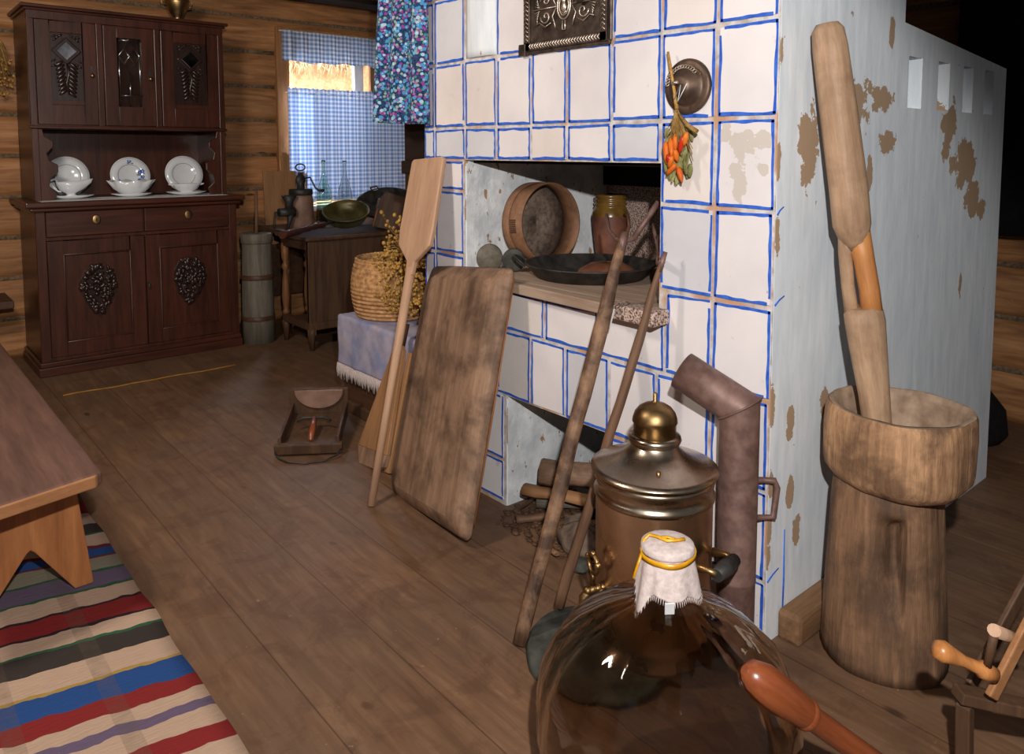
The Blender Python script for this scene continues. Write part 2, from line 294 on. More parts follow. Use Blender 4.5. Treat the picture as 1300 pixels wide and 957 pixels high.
M_ = dict(
 floor=mat_floor(), logs=mat_logs(), plaster=mat_plaster(), tile=mat_tile(), tileg=mat_tile('grey_tile', (.92, .94, .96)), tilec=mat_tile('cream_tile', (.995, .98, .955)), grout=mat_grout(), speck=mat_speckle(),
 blue=plain('blue_paint', (60, 112, 212), (36, 84, 190), .6, 40, .1),
 moss=plain('caulking_moss', (128, 108, 84), (82, 66, 52), .9, 60, .6),
 matt_black=plain('matt_black', (26, 20, 18), (12, 9, 8), .9, 12), darkwood=wood('dark_loft_wood', (44, 30, 22), (24, 16, 12), 'y'),  # first entry is plain near-black; it paints the hearth lintel's shade
 cab=wood('mahogany_stain', (86, 46, 31), (48, 24, 16), 'z', 1, .32, .12, spec=.5), cabx=wood('mahogany_rail', (86, 46, 31), (50, 25, 17), 'x', 1, .32, .12, spec=.5),
 carve=wood('dark_carving', (58, 38, 32), (30, 18, 14), 'z', 1, .3, .2, spec=.6),
 ceil=wood('ceiling_boards', (96, 66, 42), (60, 38, 24), 'y'),
 peel=wood('pale_beech', (198, 160, 130), (170, 132, 104), 'z', .8, .6, .12), tan=wood('tan_board', (168, 124, 84), (136, 96, 62), 'z', .8, .6, .15),
 trough=wood('worn_trough_wood', (166, 132, 106), (116, 88, 68), 'z', 1, .65, .35, (66, 50, 40), .7),
 pole=wood('dark_pole_wood', (110, 80, 60), (52, 36, 28), 'z', 1.6, .6, .7, (178, 138, 104), .55),
 pole2=wood('brown_pole_wood', (132, 98, 74), (92, 66, 48), 'z', 1.3, .6, .4),
 pestle=wood('ash_log', (204, 168, 134), (150, 118, 92), 'z', 1, .6, .4, (112, 84, 62), .45), pestle2=wood('bare_orange_wood', (204, 142, 84), (160, 100, 54), 'z', 1, .5, .2),
 mortar=wood('hewn_log', (204, 158, 116), (118, 84, 60), 'z', 1.3, .75, 1.0, (84, 60, 44), .75),
 mortar_in=plain('worn_mortar_bowl', (172, 146, 122), (128, 104, 84), .8, 20, .4),
 bench=wood('bench_plum_wood', (118, 87, 74), (86, 63, 56), 'y', 1, .5, .15), pine=wood('orange_pine', (176, 116, 68), (136, 82, 46), 'z', 1, .5, .1), pinex=wood('orange_pine_edge', (176, 124, 82), (142, 96, 60), 'x', 1, .5, .1),
 box=wood('box_brown', (98, 70, 49), (62, 43, 31), 'z', 1, .6, .2), boxy=wood('plinth_brown', (150, 112, 78), (96, 68, 46), 'x', 1, .7, .4),
 handle=wood('dark_handle', (90, 50, 34), (50, 28, 20), 'x', 1, .5, .2), mortar2=wood('hewn_log_foot', (160, 120, 88), (92, 68, 50), 'z', 1.1, .8, 1.0, (70, 52, 40), .7), tleg=wood('old_turned_leg', (140, 94, 56), (100, 64, 38), 'z', 1, .5, .1), lit_plaster=mat_lit_plaster(), motif=plain('faded_blue_thread', (92, 112, 168), (72, 92, 150), .9, 60, .3), ventm=metal('dull_bronze', (122, 100, 84), (78, 62, 52), .5, 16, .75), sill=wood('sill_board_wood', (186, 162, 142), (150, 124, 104), 'y', 1, .7, .3), trough_in=wood('trough_hollow', (106, 84, 66), (62, 47, 37), 'z', 1, .7, .35, (50, 38, 31), .7),
 trunk=wood('trunk_brown', (92, 62, 42), (58, 38, 27), 'y', 1, .5, .3), grey=wood('grey_churn', (128, 120, 106), (84, 76, 66), 'z', 1, .7, .2),
 frame=wood('window_pine', (176, 126, 78), (134, 90, 52), 'z', 1, .6, .1),
 iron=metal('black_iron', (78, 75, 72), (42, 40, 38), .55, 18, .5, .2), rust=metal('rusty_pipe', (134, 104, 94), (104, 78, 70), .55, 30, .25, .15),
 plate=metal('cast_plate', (112, 98, 88), (70, 60, 54), .42, 25, .8), plate_hi=metal('rubbed_relief', (236, 220, 204), (186, 170, 154), .38, 25, .8),
 brass=metal('aged_brass', (184, 152, 104), (124, 98, 64), .4, 14), nickel=metal('old_nickel', (206, 190, 168), (148, 130, 110), .28, 7), nickel2=metal('nickel_wall', (226, 200, 172), (180, 152, 126), .30, 5),
 copper=metal('copper_brown', (150, 98, 72), (110, 68, 50), .5, 10, .3), clay=plain('clay_brown', (134, 86, 66), (100, 62, 48), .5, 14, .1, .5), glaze=plain('ochre_glaze', (136, 102, 44), (94, 66, 30), .25, 14, .05, .6),
 china=plain('white_china', (232, 234, 236), (222, 225, 228), .15, 5, .0, .6), hoop=wood('sieve_hoop', (150, 108, 78), (108, 74, 52), 'x', 1, .6, .15), mesh=plain('sieve_skin', (136, 118, 104), (96, 80, 68), .9, 60, .3),
 cloth=plain('linen', (206, 190, 184), (184, 168, 162), .9, 90, .5), ribbon=plain('gold_ribbon', (222, 164, 18), (190, 130, 8), .35, 30, .05, .6), white=plain('white_paint', (226, 226, 224), (212, 212, 210), .6, 10, .05),
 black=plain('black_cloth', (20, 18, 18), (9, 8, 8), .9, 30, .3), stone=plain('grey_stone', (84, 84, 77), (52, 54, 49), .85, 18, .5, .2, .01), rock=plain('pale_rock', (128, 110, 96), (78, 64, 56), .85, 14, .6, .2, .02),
 dry=plain('dried_flowers', (204, 160, 84), (150, 108, 50), .9, 60, .2), dry2=plain('dried_stems', (178, 140, 80), (124, 94, 50), .9, 60, .2), basket=mat_basket(),
 ging=mat_gingham('blue_gingham'), floral=mat_floral(), glass=mat_glass('clear_glass', (236, 240, 238)), green=mat_glass('green_glass', (226, 246, 236)), pane=mat_glass('window_glass', (250, 252, 252)),
 demi=mat_glass('demijohn_glass', (238, 228, 214)), mirror=metal('bevelled_mirror', (200, 205, 210), (150, 155, 160), .15, 6), olive=metal('green_brass_pan', (112, 104, 62), (66, 60, 34), .4, 8, .5),
 pep=plain('red_pepper', (214, 52, 26), (150, 28, 14), .35, 12, .1, .5), pepo=plain('orange_pepper', (230, 132, 42), (204, 92, 26), .5, 14, .2), leaf=plain('dry_leaf', (160, 158, 104), (112, 110, 66), .8, 20, .3),
 gourd=wood('polished_red_wood', (150, 80, 44), (104, 50, 27), 'z', 1, .3, .1, spec=.6), turned=wood('varnished_handle', (206, 140, 80), (164, 98, 50), 'z', 1, .35, .1, spec=.5),
 clothb=plain('blue_runner', (176, 168, 182), (136, 140, 172), .9, 11, .3), yellow=plain('yellow_cord', (176, 124, 48), (146, 100, 36), .8), jarw=plain('stoneware', (150, 118, 100), (118, 88, 74), .5, 10, .1), straw=plain('pale_straw', (228, 220, 204), (188, 174, 148), .9, 30, .5),
)

# ------------------------------------------------------------------ ROOM
BACKY, RX_, CEIL = 5.85, 4.32, 2.52
struct(MB().box(-1.6, RX_+.3, -1.4, BACKY+.25, -.12, 0).obj('floor', M_['floor']))
m = MB()
for i in range(26): m.box(-1.6+i*.235, -1.6+i*.235+.229, -.2, BACKY+.2, CEIL, CEIL+.04)
m.box(-1.6, 4.6, -.2, BACKY+.2, CEIL+.041, CEIL+.08); struct(m.obj('ceiling', M_['ceil'], bevel=.004))
beam = MB().box(-1.6, RX_, BACKY-.42, BACKY-.2, CEIL-.0-.17+.14, CEIL).obj('trim_1', M_['darkwood'], bevel=.006); struct(beam)
def log_profile(z0, z1, pitch=.262, dep=.05, base=0):
    pts = []
    k0 = int(math.floor(z0/pitch)); k = k0
    z = z0
    n = max(2, int((z1-z0)/.0125))
    for i in range(n+1):
        z = z0+(z1-z0)*i/n; u = (z/pitch) % 1
        d = dep*(1-abs(2*u-1)**5); pts.append((z, d))
    return pts
def log_strip(m, a0, a1, z0, z1, axis, face, sgn, na=None):
    pr = log_profile(z0, z1); n = na or max(1, int((a1-a0)/.25)); rs = []
    def fn(u, v):
        a = a0+(a1-a0)*u; z, d = pr[int(round(v*(len(pr)-1)))]
        w = .012*noise.noise(V((a*.8, math.floor(z/.262)*3.1, face)))
        off = face+sgn*(d*.9+w*(1 if d > .02 else 0)); zz = z+.006*noise.noise(V((a*1.1, z*2, 5)))
        if z in (z0, z1): zz = z
        return (a, off, zz) if axis == 'x' else (off, a, zz)
    m.grid(fn, n, len(pr)-1)
    return m
WX0, WX1, WZ0, WZ1 = 2.60, 3.72, .90, 2.24
m = MB()
F_ = BACKY-.0
log_strip(m, -1.6, WX0, 0, CEIL, 'x', F_, -1); log_strip(m, WX1, RX_+.2, 0, CEIL, 'x', F_, -1)
log_strip(m, WX0, WX1, 0, WZ0, 'x', F_, -1); log_strip(m, WX0, WX1, WZ1, CEIL, 'x', F_, -1)
m.box(-1.6, WX0, F_+.001, F_+.2, 0, CEIL); m.box(WX1, RX_+.2, F_+.001, F_+.2, 0, CEIL); m.box(WX0, WX1, F_+.001, F_+.2, 0, WZ0); m.box(WX0, WX1, F_+.001, F_+.2, WZ1, CEIL)
wb = struct(m.obj('wall_back', M_['logs']))
m = MB()
for k in range(1, 10):
    z = k*.262
    for a0, a1 in ([(-1.6, WX0-.06), (WX1+.06, RX_)] if WZ0 < z < WZ1+.05 else [(-1.6, RX_)]):
        m.tube([(a0+(a1-a0)*i/24, F_-.004, z+.004*noise.noise(V((i*.7, k, 0)))) for i in range(25)], [.021+.006*noise.noise(V((i*2.1, k, 3))) for i in range(25)], 6)
m.obj('caulking', M_['moss'], wb)
m = MB(); log_strip(m, -1.4, BACKY, 0, CEIL, 'y', RX_, -1); m.box(RX_+.001, RX_+.2, -1.4, BACKY, 0, CEIL); wr = struct(m.obj('wall_right', M_['logs']))
m = MB()
for k in range(1, 10): m.tube([(RX_-.004, -1.4+i*.5, k*.262) for i in range(15)], .021, 6)
m.obj('caulking', M_['moss'], wr)
struct(MB().box(-1.8, -1.6, .6, BACKY+.2, 0, CEIL).obj('wall_left', M_['logs']))
# window
wy = BACKY
wn = bpy.data.objects.new('window_1', None); COL.objects.link(wn); wn.location = (3.16, wy, WZ0); wn['kind'] = 'structure'
def wobj(mb, name, mat, **k):
    for i, p in enumerate(mb.v): mb.v[i] = (p[0]-3.16, p[1]-wy, p[2]-WZ0)
    return mb.obj(name, mat, wn, **k)
m = MB(); m.box(2.54, 2.62, wy-.075, wy+.16, WZ0-.04, 2.30); m.box(3.70, 3.78, wy-.075, wy+.16, WZ0-.04, 2.30); m.box(2.62, 3.70, wy-.07, wy+.16, 2.22, 2.30)
m.box(2.62, 2.70, wy+.05, wy+.12, WZ0, 2.22)
wobj(m, 'window_casing', M_['frame'], bevel=.006)
m = MB()
for a, b in ((2.66, 2.70), (3.29, 3.375), (3.62, 3.70)): m.box(a, b, wy+.06, wy+.11, WZ0+.02, 2.22)
m.box(2.75, 3.62, wy+.062, wy+.108, WZ0+.02, WZ0+.07); m.box(2.75, 3.62, wy+.062, wy+.108, 2.16, 2.22); m.box(3.255, 3.62, wy+.062, wy+.108, 1.68, 1.71)
wobj(m, 'sash', M_['white'], bevel=.004)
wobj(MB().box(3.42, 3.50, wy+.02, wy+.058, WZ0, 2.22), 'shutter_post', M_['frame'], bevel=.004)
wobj(MB().box(2.75, 3.62, wy+.083, wy+.087, WZ0+.05, 2.17), 'pane', M_['pane'])
wobj(MB().box(2.56, 3.76, wy-.11, wy+.16, WZ0-.045, WZ0), 'window_sill', M_['white'], bevel=.006)
# straw screen outside
m = MB()
def fn(u, v):
    x = 2.3+2.6*u; z = .5+2.5*v; return (x, 7.15+.015*noise.noise(V((x*6, z*14, 0))), z)
m.grid(fn, 40, 60)
for i in range(150):
    x = 2.8+1.6*random.random(); z = 2.16+.14*random.random(); m.tube([(x, 7.12, z), (x+.01, 7.07, z-.04), (x+.03*random.uniform(-1, 1), 7.09, z-.10-.06*random.random())], [.008, .007, .002], 4)
tag(m.obj('straw_mat', M_['straw'], solid=.004), 'pale straw mat hanging outside the curtained window', 'mat')
# curtains
def curtain(name, x0, x1, z0, z1, y, amp, waves, mat, parent=None, flare=0, ruf=0, nu=160, nv=26, sag=0):
    m = MB()
    def fn(u, v):
        z = z0+(z1-z0)*v; x = x0+(x1-x0)*u + flare*(1-v)*(u-.5)*2
        a = amp*(.45+.55*(1-v)); yy = y+a*math.sin(u*waves*2*PI+1.2*math.sin(u*9))+.35*a*math.sin(u*waves*4.7*PI+2)
        if v > .93 and ruf: z += ruf*noise.noise(V((u*60, 0, 0)))
        if v < .03: z += sag*noise.noise(V((u*7, 3, 0)))
        return (x, yy, z)
    m.grid(fn, nu, nv); return m
cr = thing('window_curtain', 'lower blue and white gingham curtain gathered on a string across the window', 'curtain', (2.60, 5.72, .93))
m = curtain('', 2.60, 3.66, .95, 1.83, 5.715, .013, 13, None, ruf=.02, sag=.02)
m.v = [(p[0]-2.6, p[1]-5.72, p[2]-.93) for p in m.v]; m.obj('fabric', M_['ging'], cr, solid=.0012)
MB().tube([(-.02, 0, .865), (.55, 0, .86), (1.12, 0, .865)], .004, 6).obj('string', M_['white'], cr)
cr = thing('window_valance', 'short blue and white gingham valance over the top of the window', 'curtain', (2.56, 5.72, 2.0))
m = curtain('', 2.56, 3.66, 2.035, 2.27, 5.715, .011, 10, None, sag=.03)
m.v = [(p[0]-2.56, p[1]-5.72, p[2]-2.0) for p in m.v]; m.obj('fabric', M_['ging'], cr, solid=.0012)
MB().tube([(-.02, 0, .262), (.55, 0, .26), (1.13, 0, .262)], .004, 6).obj('string', M_['white'], cr)
# wall bench beside sideboard
m = MB().box(-1.0, .70, 5.42, 5.79, .40, .445); m.box(-.4, -.33, 5.46, 5.78, 0, .40); m.box(.3, .37, 5.46, 5.78, 0, .40)
tag(m.obj('wall_bench', M_['trunk'], bevel=.005), 'dark plank bench along the log wall left of the sideboard', 'bench')
# dried bunch on log wall
b0 = ony(2, 62, 5.70)
t_ = thing('dried_herb_bunch', 'bunch of dry twigs hanging on the log wall left of the sideboard', 'dried plants', b0+V((-.03, 0, .08)))
m = MB()
for i in range(70):
    a = random.uniform(-1, 1); l = random.uniform(.12, .36); e = V((a*.11-.03, random.uniform(-.06, .03), -l)); m.tube([(0, 0, 0), e*.5+V((0, -.01, .02)), e], [.003, .002, .001], 4)
m.obj('twigs', M_['dry2'], t_)
m = MB()
for i in range(120):
    m.ell((random.uniform(-.14, .08), random.uniform(-.07, .02), random.uniform(-.36, -.12)), random.uniform(.005, .01), 6)
m.obj('seed_heads', M_['dry'], t_)['kind'] = 'stuff'
MB().tube([(0, .09, .01), (0, -.01, .0)], .004, 6).obj('nail', M_['iron'], t_)

# ------------------------------------------------------------------ STOVE
SX, SY, SY2, SX2, STOP = 1.83, 1.08, 2.70, 3.50, CEIL
stove = thing('masonry_stove', 'large masonry stove with blue-lined white tiles in front and peeling limewash on its side', 'stove', (SX, SY, 0))
def W_(mb, name, mats, parent, **k):      # a part authored in room coordinates
    return mb.obj(name, mats, parent, M=parent.matrix_basis.inverted(), **k)
N1 = (1.457, 2.425, .862, 1.31, 2.65); N2 = (1.65, 2.172, 0, .43, 2.38); BX1 = 2.56
body = MB(); bx = body.box
bx(SX, BX1, SY, N1[0], .43, STOP); bx(SX, BX1, SY, N2[0], 0, .43)
bx(SX, BX1, N1[1], SY2, .43, STOP); bx(SX, BX1, N2[1], SY2, 0, .43)
bx(SX, BX1, N1[0], N1[1], 1.31, STOP); bx(SX, BX1, N1[0], N1[1], .43, N1[2]); bx(N2[4], BX1, N2[0], N2[1], 0, .43)
SD, Z0s, Z1s = .14, 1.485, 1.65
sl = [(2.60, 2.705), (2.835, 2.935), (3.06, 3.155), (3.27, 3.365)]
def topz(x): return 1.752-(x-2.56)*.088
bx(BX1, SX2, SY, SY+SD, 0, Z0s)
ed = [BX1]+[e for q in sl for e in q]+[SX2]
for i in range(0, len(ed), 2): bx(ed[i], ed[i+1], SY, SY+SD, Z0s, Z1s)
bx(BX1, SX2, SY+SD, N1[0], 0, Z1s); bx(N1[4], SX2, N1[0], N1[1], 0, Z1s); bx(BX1, SX2, N1[1], SY2, 0, Z1s); bx(BX1, N1[4], N1[0], N1[1], 0, N1[2]); bx(BX1, N1[4], N1[0], N1[1], N1[3], Z1s)
body.prism([(BX1, Z1s), (SX2, Z1s), (SX2, topz(SX2)), (BX1, topz(BX1))], SY, SY2, 'y')
W_(body, 'stove_body', M_['plaster'], stove)
m = MB()
def pyl(u, v):   # rounded, bulging rear end of the wing
    a = -PI/2+PI*u*.5; return (SX2-.002+.03*math.cos(a)*1.0, SY+.03+.03*math.sin(a)+(SY2-SY)*.0, v*topz(SX2))
W_(MB().box(N1[4]-.004, N1[4]-.001, N1[0]+.001, N1[1]-.001, N1[2], N1[3]-.001), 'hearth_back', M_['speck'], stove)
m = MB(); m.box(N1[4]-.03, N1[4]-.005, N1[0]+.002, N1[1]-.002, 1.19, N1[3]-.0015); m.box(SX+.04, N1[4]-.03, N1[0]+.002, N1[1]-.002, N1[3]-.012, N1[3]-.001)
W_(m, 'lintel_shade_band', M_['matt_black'], stove)  # dark boxes paint the lintel's shade under it and on the hearth back
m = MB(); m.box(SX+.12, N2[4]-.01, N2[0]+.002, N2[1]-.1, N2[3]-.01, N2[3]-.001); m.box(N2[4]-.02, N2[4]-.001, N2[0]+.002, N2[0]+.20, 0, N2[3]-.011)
W_(m, 'dark_recess_lining', M_['matt_black'], stove)  # near-black panels on the recess ceiling and part of its back
W_(MB().box(SX+.004, N1[4]-.035, N1[1]-.003, N1[1]-.0005, N1[2]+.011, N1[3]-.013), 'hearth_side_lit_plaster', M_['lit_plaster'], stove)  # same plaster as the body, its flash lighting painted in as a whiter colour
W_(MB().box(SX+.004, N2[4]-.02, N2[1]-.003, N2[1]-.0005, 0, N2[3]-.002), 'recess_side_lit_plaster', M_['lit_plaster'], stove)  # same plaster again, lightened as the flash would light it
# hearth sill: boarded on the left, bare speckled stone at its right end
m = MB(); m.prism([(SX-.075, N1[0]+.0), (SX-.035, 2.31), (SX+.0, 2.38), (SX, N1[0])], .835, .872, 'z')
m.box(SX, N1[4]-.005, N1[0]+.003, N1[1]-.003, .862, .872)
W_(m, 'sill_board', M_['sill'], stove, bevel=.004)
W_(MB().prism([(SX-.085, 1.415), (SX-.078, 1.60), (SX-.003, 1.60), (SX-.003, 1.415)], .832, .877, 'z'), 'sill_stone', M_['speck'], stove, bevel=.006)
# tiles: every tile a slab of its own with the blue line painted round its edge
RT = 1.435
tiles = []
C = [1.078, 1.265, 1.457, 1.651, 1.852, 2.030, 2.222, 2.415, 2.62, 2.70]
for z0, z1 in ((1.435, 1.69), (1.69, 1.945), (1.945, 2.20), (2.20, 2.455)):
    for a, b in zip(C, C[1:]):
        if (a, z0) in ((2.222, 1.69), (2.222, 1.945)): continue
        tiles.append((a, b, z0, z1))
for a, b in zip(C[2:], C[3:]): tiles.append((a, b, 1.31, 1.435))
for a, b in ((1.078, 1.265), (1.265, 1.457), (2.425, 2.62), (2.62, 2.70)):
    for z0, z1 in ((1.187, 1.31+.125 if a < 2 else 1.31), (.932, 1.187), (.68, .932)): tiles.append((a, b, z0, z1))
c2 = [1.43, 1.70, 1.958, 2.20, 2.425]
for a, b in zip(c2, c2[1:]): tiles.append((a, b, .68, .832))
tiles = [q for q in tiles if not (q[0] == 1.265 and q[2] == .68)]; tiles.append((1.265, 1.43, .68, .932))
for a, b in zip(C, C[1:]): tiles.append((a, b, .43, .68))
for a, b in ((1.078, 1.265), (1.265, 1.457), (1.457, 1.645), (2.178, 2.415), (2.415, 2.62), (2.62, 2.70)):
    for z0, z1 in ((.178, .43), (.012, .178)): tiles.append((a, b, z0, z1))
m = MB(); rd = random.Random(3)
m.box(SX-.0035, SX-.0005, SY+.001, SY2, 1.31, STOP-.01, 1); m.box(SX-.0035, SX-.0005, SY+.001, 1.457, .0, 1.31, 1); m.box(SX-.0035, SX-.0005, 2.426, SY2, 0, 1.31, 1)
m.box(SX-.0035, SX-.0005, 1.457, 2.426, .43, .832, 1); m.box(SX-.0035, SX-.0005, 1.457, 1.649, 0, .43, 1); m.box(SX-.0035, SX-.0005, 2.173, 2.426, 0, .43, 1)
for a, b, z0, z1 in tiles:
    g = .0078; j = [rd.uniform(-.002, .002) for _ in range(8)]
    q = [(a+g+j[0], z0+g+j[1]), (b-g+j[2], z0+g+j[3]), (b-g+j[4], z1-g+j[5]), (a+g+j[6], z1-g+j[7])]
    tl = rd.uniform(-.0012, .0012)
    m.prism(q, SX-.0075+tl, SX-.003, 'x', rd.choice((0, 0, 0, 3, 4)))
    xf = SX-.0078+min(tl, 0)-abs(tl)*.2
    for e in range(4):
        if rd.random() < .04: continue
        P0, P1 = V(q[e]), V(q[(e+1) % 4]); L = (P1-P0).length; d = (P1-P0)/L; nr = V((-d.y, d.x)); n = 14
        t0 = .0 if rd.random() > .25 else rd.uniform(.0, .1); t1 = 1 if rd.random() > .25 else rd.uniform(.9, 1)
        sd = rd.random()*50; vs = []
        for i in range(n+1):
            u = t0+(t1-t0)*i/n; c = P0+d*L*u; w = .0084*(1+.5*noise.noise(V((u*4.5, sd, 0)))); o0 = -.0018+.0022*noise.noise(V((u*2.5, sd, 8)))
            A = c+nr*o0; B = c+nr*(o0+w); vs += [(xf, A.x, A.y), (xf, B.x, B.y)]
        m.add(vs, [(2*i, 2*i+1, 2*i+3, 2*i+2) for i in range(n)], 2)
W_(m, 'tile_facing', [M_['tile'], M_['grout'], M_['blue'], M_['tileg'], M_['tilec']], stove)
# stretch of plaster where tiles are missing, with a ledge of bare brick over it
m = MB(); 
def fn(u, v): y = 2.228+.18*u; z = 1.70+.24*v; return (SX-.014+.012*(2*u-1)**2, y, z)
m.grid(fn, 10, 8); W_(m, 'plaster_patch', M_['plaster'], stove, solid=.006)
W_(MB().box(SX-.02, SX-.003, 2.225, 2.412, 1.945, 1.962), 'brick_edge', M_['box'], stove, bevel=.003)
# short blue strokes running round the corner
m = MB()
for z, l in ((1.18, .035), (.94, .05), (.178, .06)):
    W_(MB().tube([(SX+.004, SY-.001, z), (SX+l*.5, SY-.001, z+.012), (SX+l, SY-.001, z+.02)], [.003, .0022, .0015], 5), 'brush_stroke', M_['blue'], stove)
m.tube([(SX+.085, SY-.001, .0), (SX+.088, SY-.001, .15), (SX+.086, SY-.001, .30)], [.0022, .0028, .0015], 5)
W_(m, 'brush_stroke', M_['blue'], stove)
# round air vent cover
vc = onx(874, 110, SX-.008); Mv = frame(vc, (-1, 0, 0), (0, 1, 0))
vent = MB().lathe([(.079, 0), (.079, .006), (.072, .013), (.060, .010), (.052, .012), (.050, .022), (.036, .028), (.034, .042), (.020, .046), (.001, .047)], seg=40, M=Mv)
vt = W_(vent, 'vent_cover', M_['ventm'], stove)
m = MB()
for i in range(14):
    a = -PI*.75+i*.17; c = V((.055*math.cos(a), .055*math.sin(a), .026)); m.tube([c+V((.006*math.cos(b), .006*math.sin(b)*.8, .002*math.sin(b))) for b in [2*PI*k/10 for k in range(10)]], .0016, 5, closed=True, M=Mv)
m.obj('vent_chain', M_['plate_hi'], vt); 
W_(MB().tube([vc+V((-.045, .012, .0)), vc+V((-.062, .010, .008)), vc+V((-.064, -.01, .008))], .004, 8), 'vent_knob', M_['plate_hi'], stove)
# cast soot door with relief
y0, y1, z0, z1 = 1.662, 2.052, 1.690, 1.985
PX = SX-.009
dm = MB().box(PX-.006, PX, y0, y1, z0, z1)
for a, b, c, d in ((y0, y1, z0, z0+.030), (y0, y1, z1-.030, z1), (y0, y0+.030, z0, z1), (y1-.030, y1, z0, z1)): dm.box(PX-.016, PX-.004, a, b, c, d)
dm.box(PX-.020, PX-.002, y1-.012, y1+.022, z0-.014, z0+.026); dm.box(PX-.020, PX-.002, y1-.012, y1+.022, z1-.11, z1-.06)
dm.box(PX-.010, PX-.002, y0-.010, y1+.012, z0-.012, z0+.004); dm.tube([(PX-.008, y0-.012, z0), (PX-.008, y0-.012, z1)], .006, 8)
door = W_(dm, 'soot_door', M_['plate'], stove, bevel=.002)
m = MB(); cy, cz = (y0+y1)/2, (z0+z1)/2-.012
def rel(pts, r=.0024, cl=False): m.tube([(PX-.010, p[0], p[1]) for p in pts], r, 6, closed=cl)
for r_ in (1.0, .72): rel([(cy+.030*r_*math.cos(a), cz+.046*r_*math.sin(a)) for a in [2*PI*i/28 for i in range(28)]], .003*r_, True)
m.ell((PX-.010, cy, cz-.006), (.005, .011, .016)); m.ell((PX-.011, cy, cz+.014), (.005, .008, .009)); rel([(cy-.012, cz-.02), (cy, cz-.028), (cy+.012, cz-.02)])
for s_ in (-1, 1):
    for t_2 in (-1, 1):
        c0 = (cy+s_*.088, cz+t_2*.027)
        rel([(c0[0]+(.026-.0045*k*.35)*math.cos(.5*k)*s_, c0[1]+(.026-.0045*k*.35)*math.sin(.5*k)*t_2) for k in range(16)], .0026)
        rel([(cy+s_*.038, cz+t_2*.004), (cy+s_*.055, cz+t_2*.03), (cy+s_*.045, cz+t_2*.052), (cy+s_*.04, cz+t_2*.07)], .002)
        rel([(cy+s_*.062, cz+t_2*.05), (cy+s_*.09, cz+t_2*.062), (cy+s_*.118, cz+t_2*.045), (cy+s_*.135, cz+t_2*.05)], .0022)
        for k in range(5): rel([(cy+s_*(.118+.003*k), cz+t_2*(.006+.006*k)), (cy+s_*(.142-.003*k), cz+t_2*(.012+.009*k))], .0018)
    rel([(cy+s_*.036, cz), (cy+s_*.15, cz)], .0024)
for t_2 in (-1, 1): rel([(cy-.006, cz+t_2*.05), (cy-.006, cz+t_2*.08), (cy+.006, cz+t_2*.08), (cy+.006, cz+t_2*.05)], .003)
n = 26
for i in range(n):
    y = y0+.034+(y1-y0-.068)*i/(n-1)
    for z in (z0+.015, z1-.015): m.tube([(PX-.016, y-.006, z-.009), (PX-.018, y+.003, z), (PX-.016, y-.006, z+.009)], .0020, 5)
for i in range(16):
    z = z0+.04+(z1-z0-.08)*i/15
    for y in (y0+.015, y1-.015): m.tube([(PX-.016, y-.009, z-.006), (PX-.018, y, z+.003), (PX-.016, y+.009, z-.006)], .0020, 5)
W_(m, 'relief_ornament', M_['plate_hi'], stove)
m = MB(); kc = V((PX-.026, y0+.092, cz+.012))
m.ell((0, 0, 0), (.034, .012, .006), 16, M=frame(kc, (-1, 0, 0), (0, -.85, .5))); m.tube([kc+V((.018, 0, 0)), kc+V((-.004, 0, 0))], .006, 8)
W_(m, 'door_catch', M_['plate'], stove)

# beam along the foot of the stove side
m = MB().box(SX+.055, 2.80, SY-.072, SY-.003, 0, .085); tag(m.obj('foot_beam', M_['boxy'], bevel=.012), 'squared brown beam lying along the foot of the stove side', 'beam')

# ------------------------------------------------------------------ SIDEBOARD
A, B, YF, YB = .80, 1.985, 5.23, 5.78
sb = thing('sideboard', 'tall dark mahogany-stained sideboard with carved doors against the log wall', 'sideboard', ((A+B)/2, 5.5, 0))
cm, cx_, cv = M_['cab'], M_['cabx'], M_['carve']
m = MB(); m.box(A-.02, B+.015, YF-.02, YB, 0, .055); m.box(A-.012, B+.008, YF-.012, YB, .055, .085); W_(m, 'plinth', cx_, sb, bevel=.006)
m = MB(); m.box(A, B, YF+.02, YB, .085, .985); m.box(A, A+.05, YF, YF+.02, .085, .985); m.box(B-.05, B, YF, YF+.02, .085, .985); m.box(A+.05, B-.05, YF, YF+.02, .085, .105); m.box(A+.05, B-.05, YF, YF+.02, .81, .83)
W_(m, 'lower_carcass', cm, sb, bevel=.003)
m = MB(); m.box(A-.055, B+.045, YF-.055, YB, 1.01, 1.045); m.box(A-.03, B+.025, YF-.03, YB, .985, 1.01); W_(m, 'sideboard_top', cx_, sb, bevel=.010, bseg=3)
MX = (A+B)/2
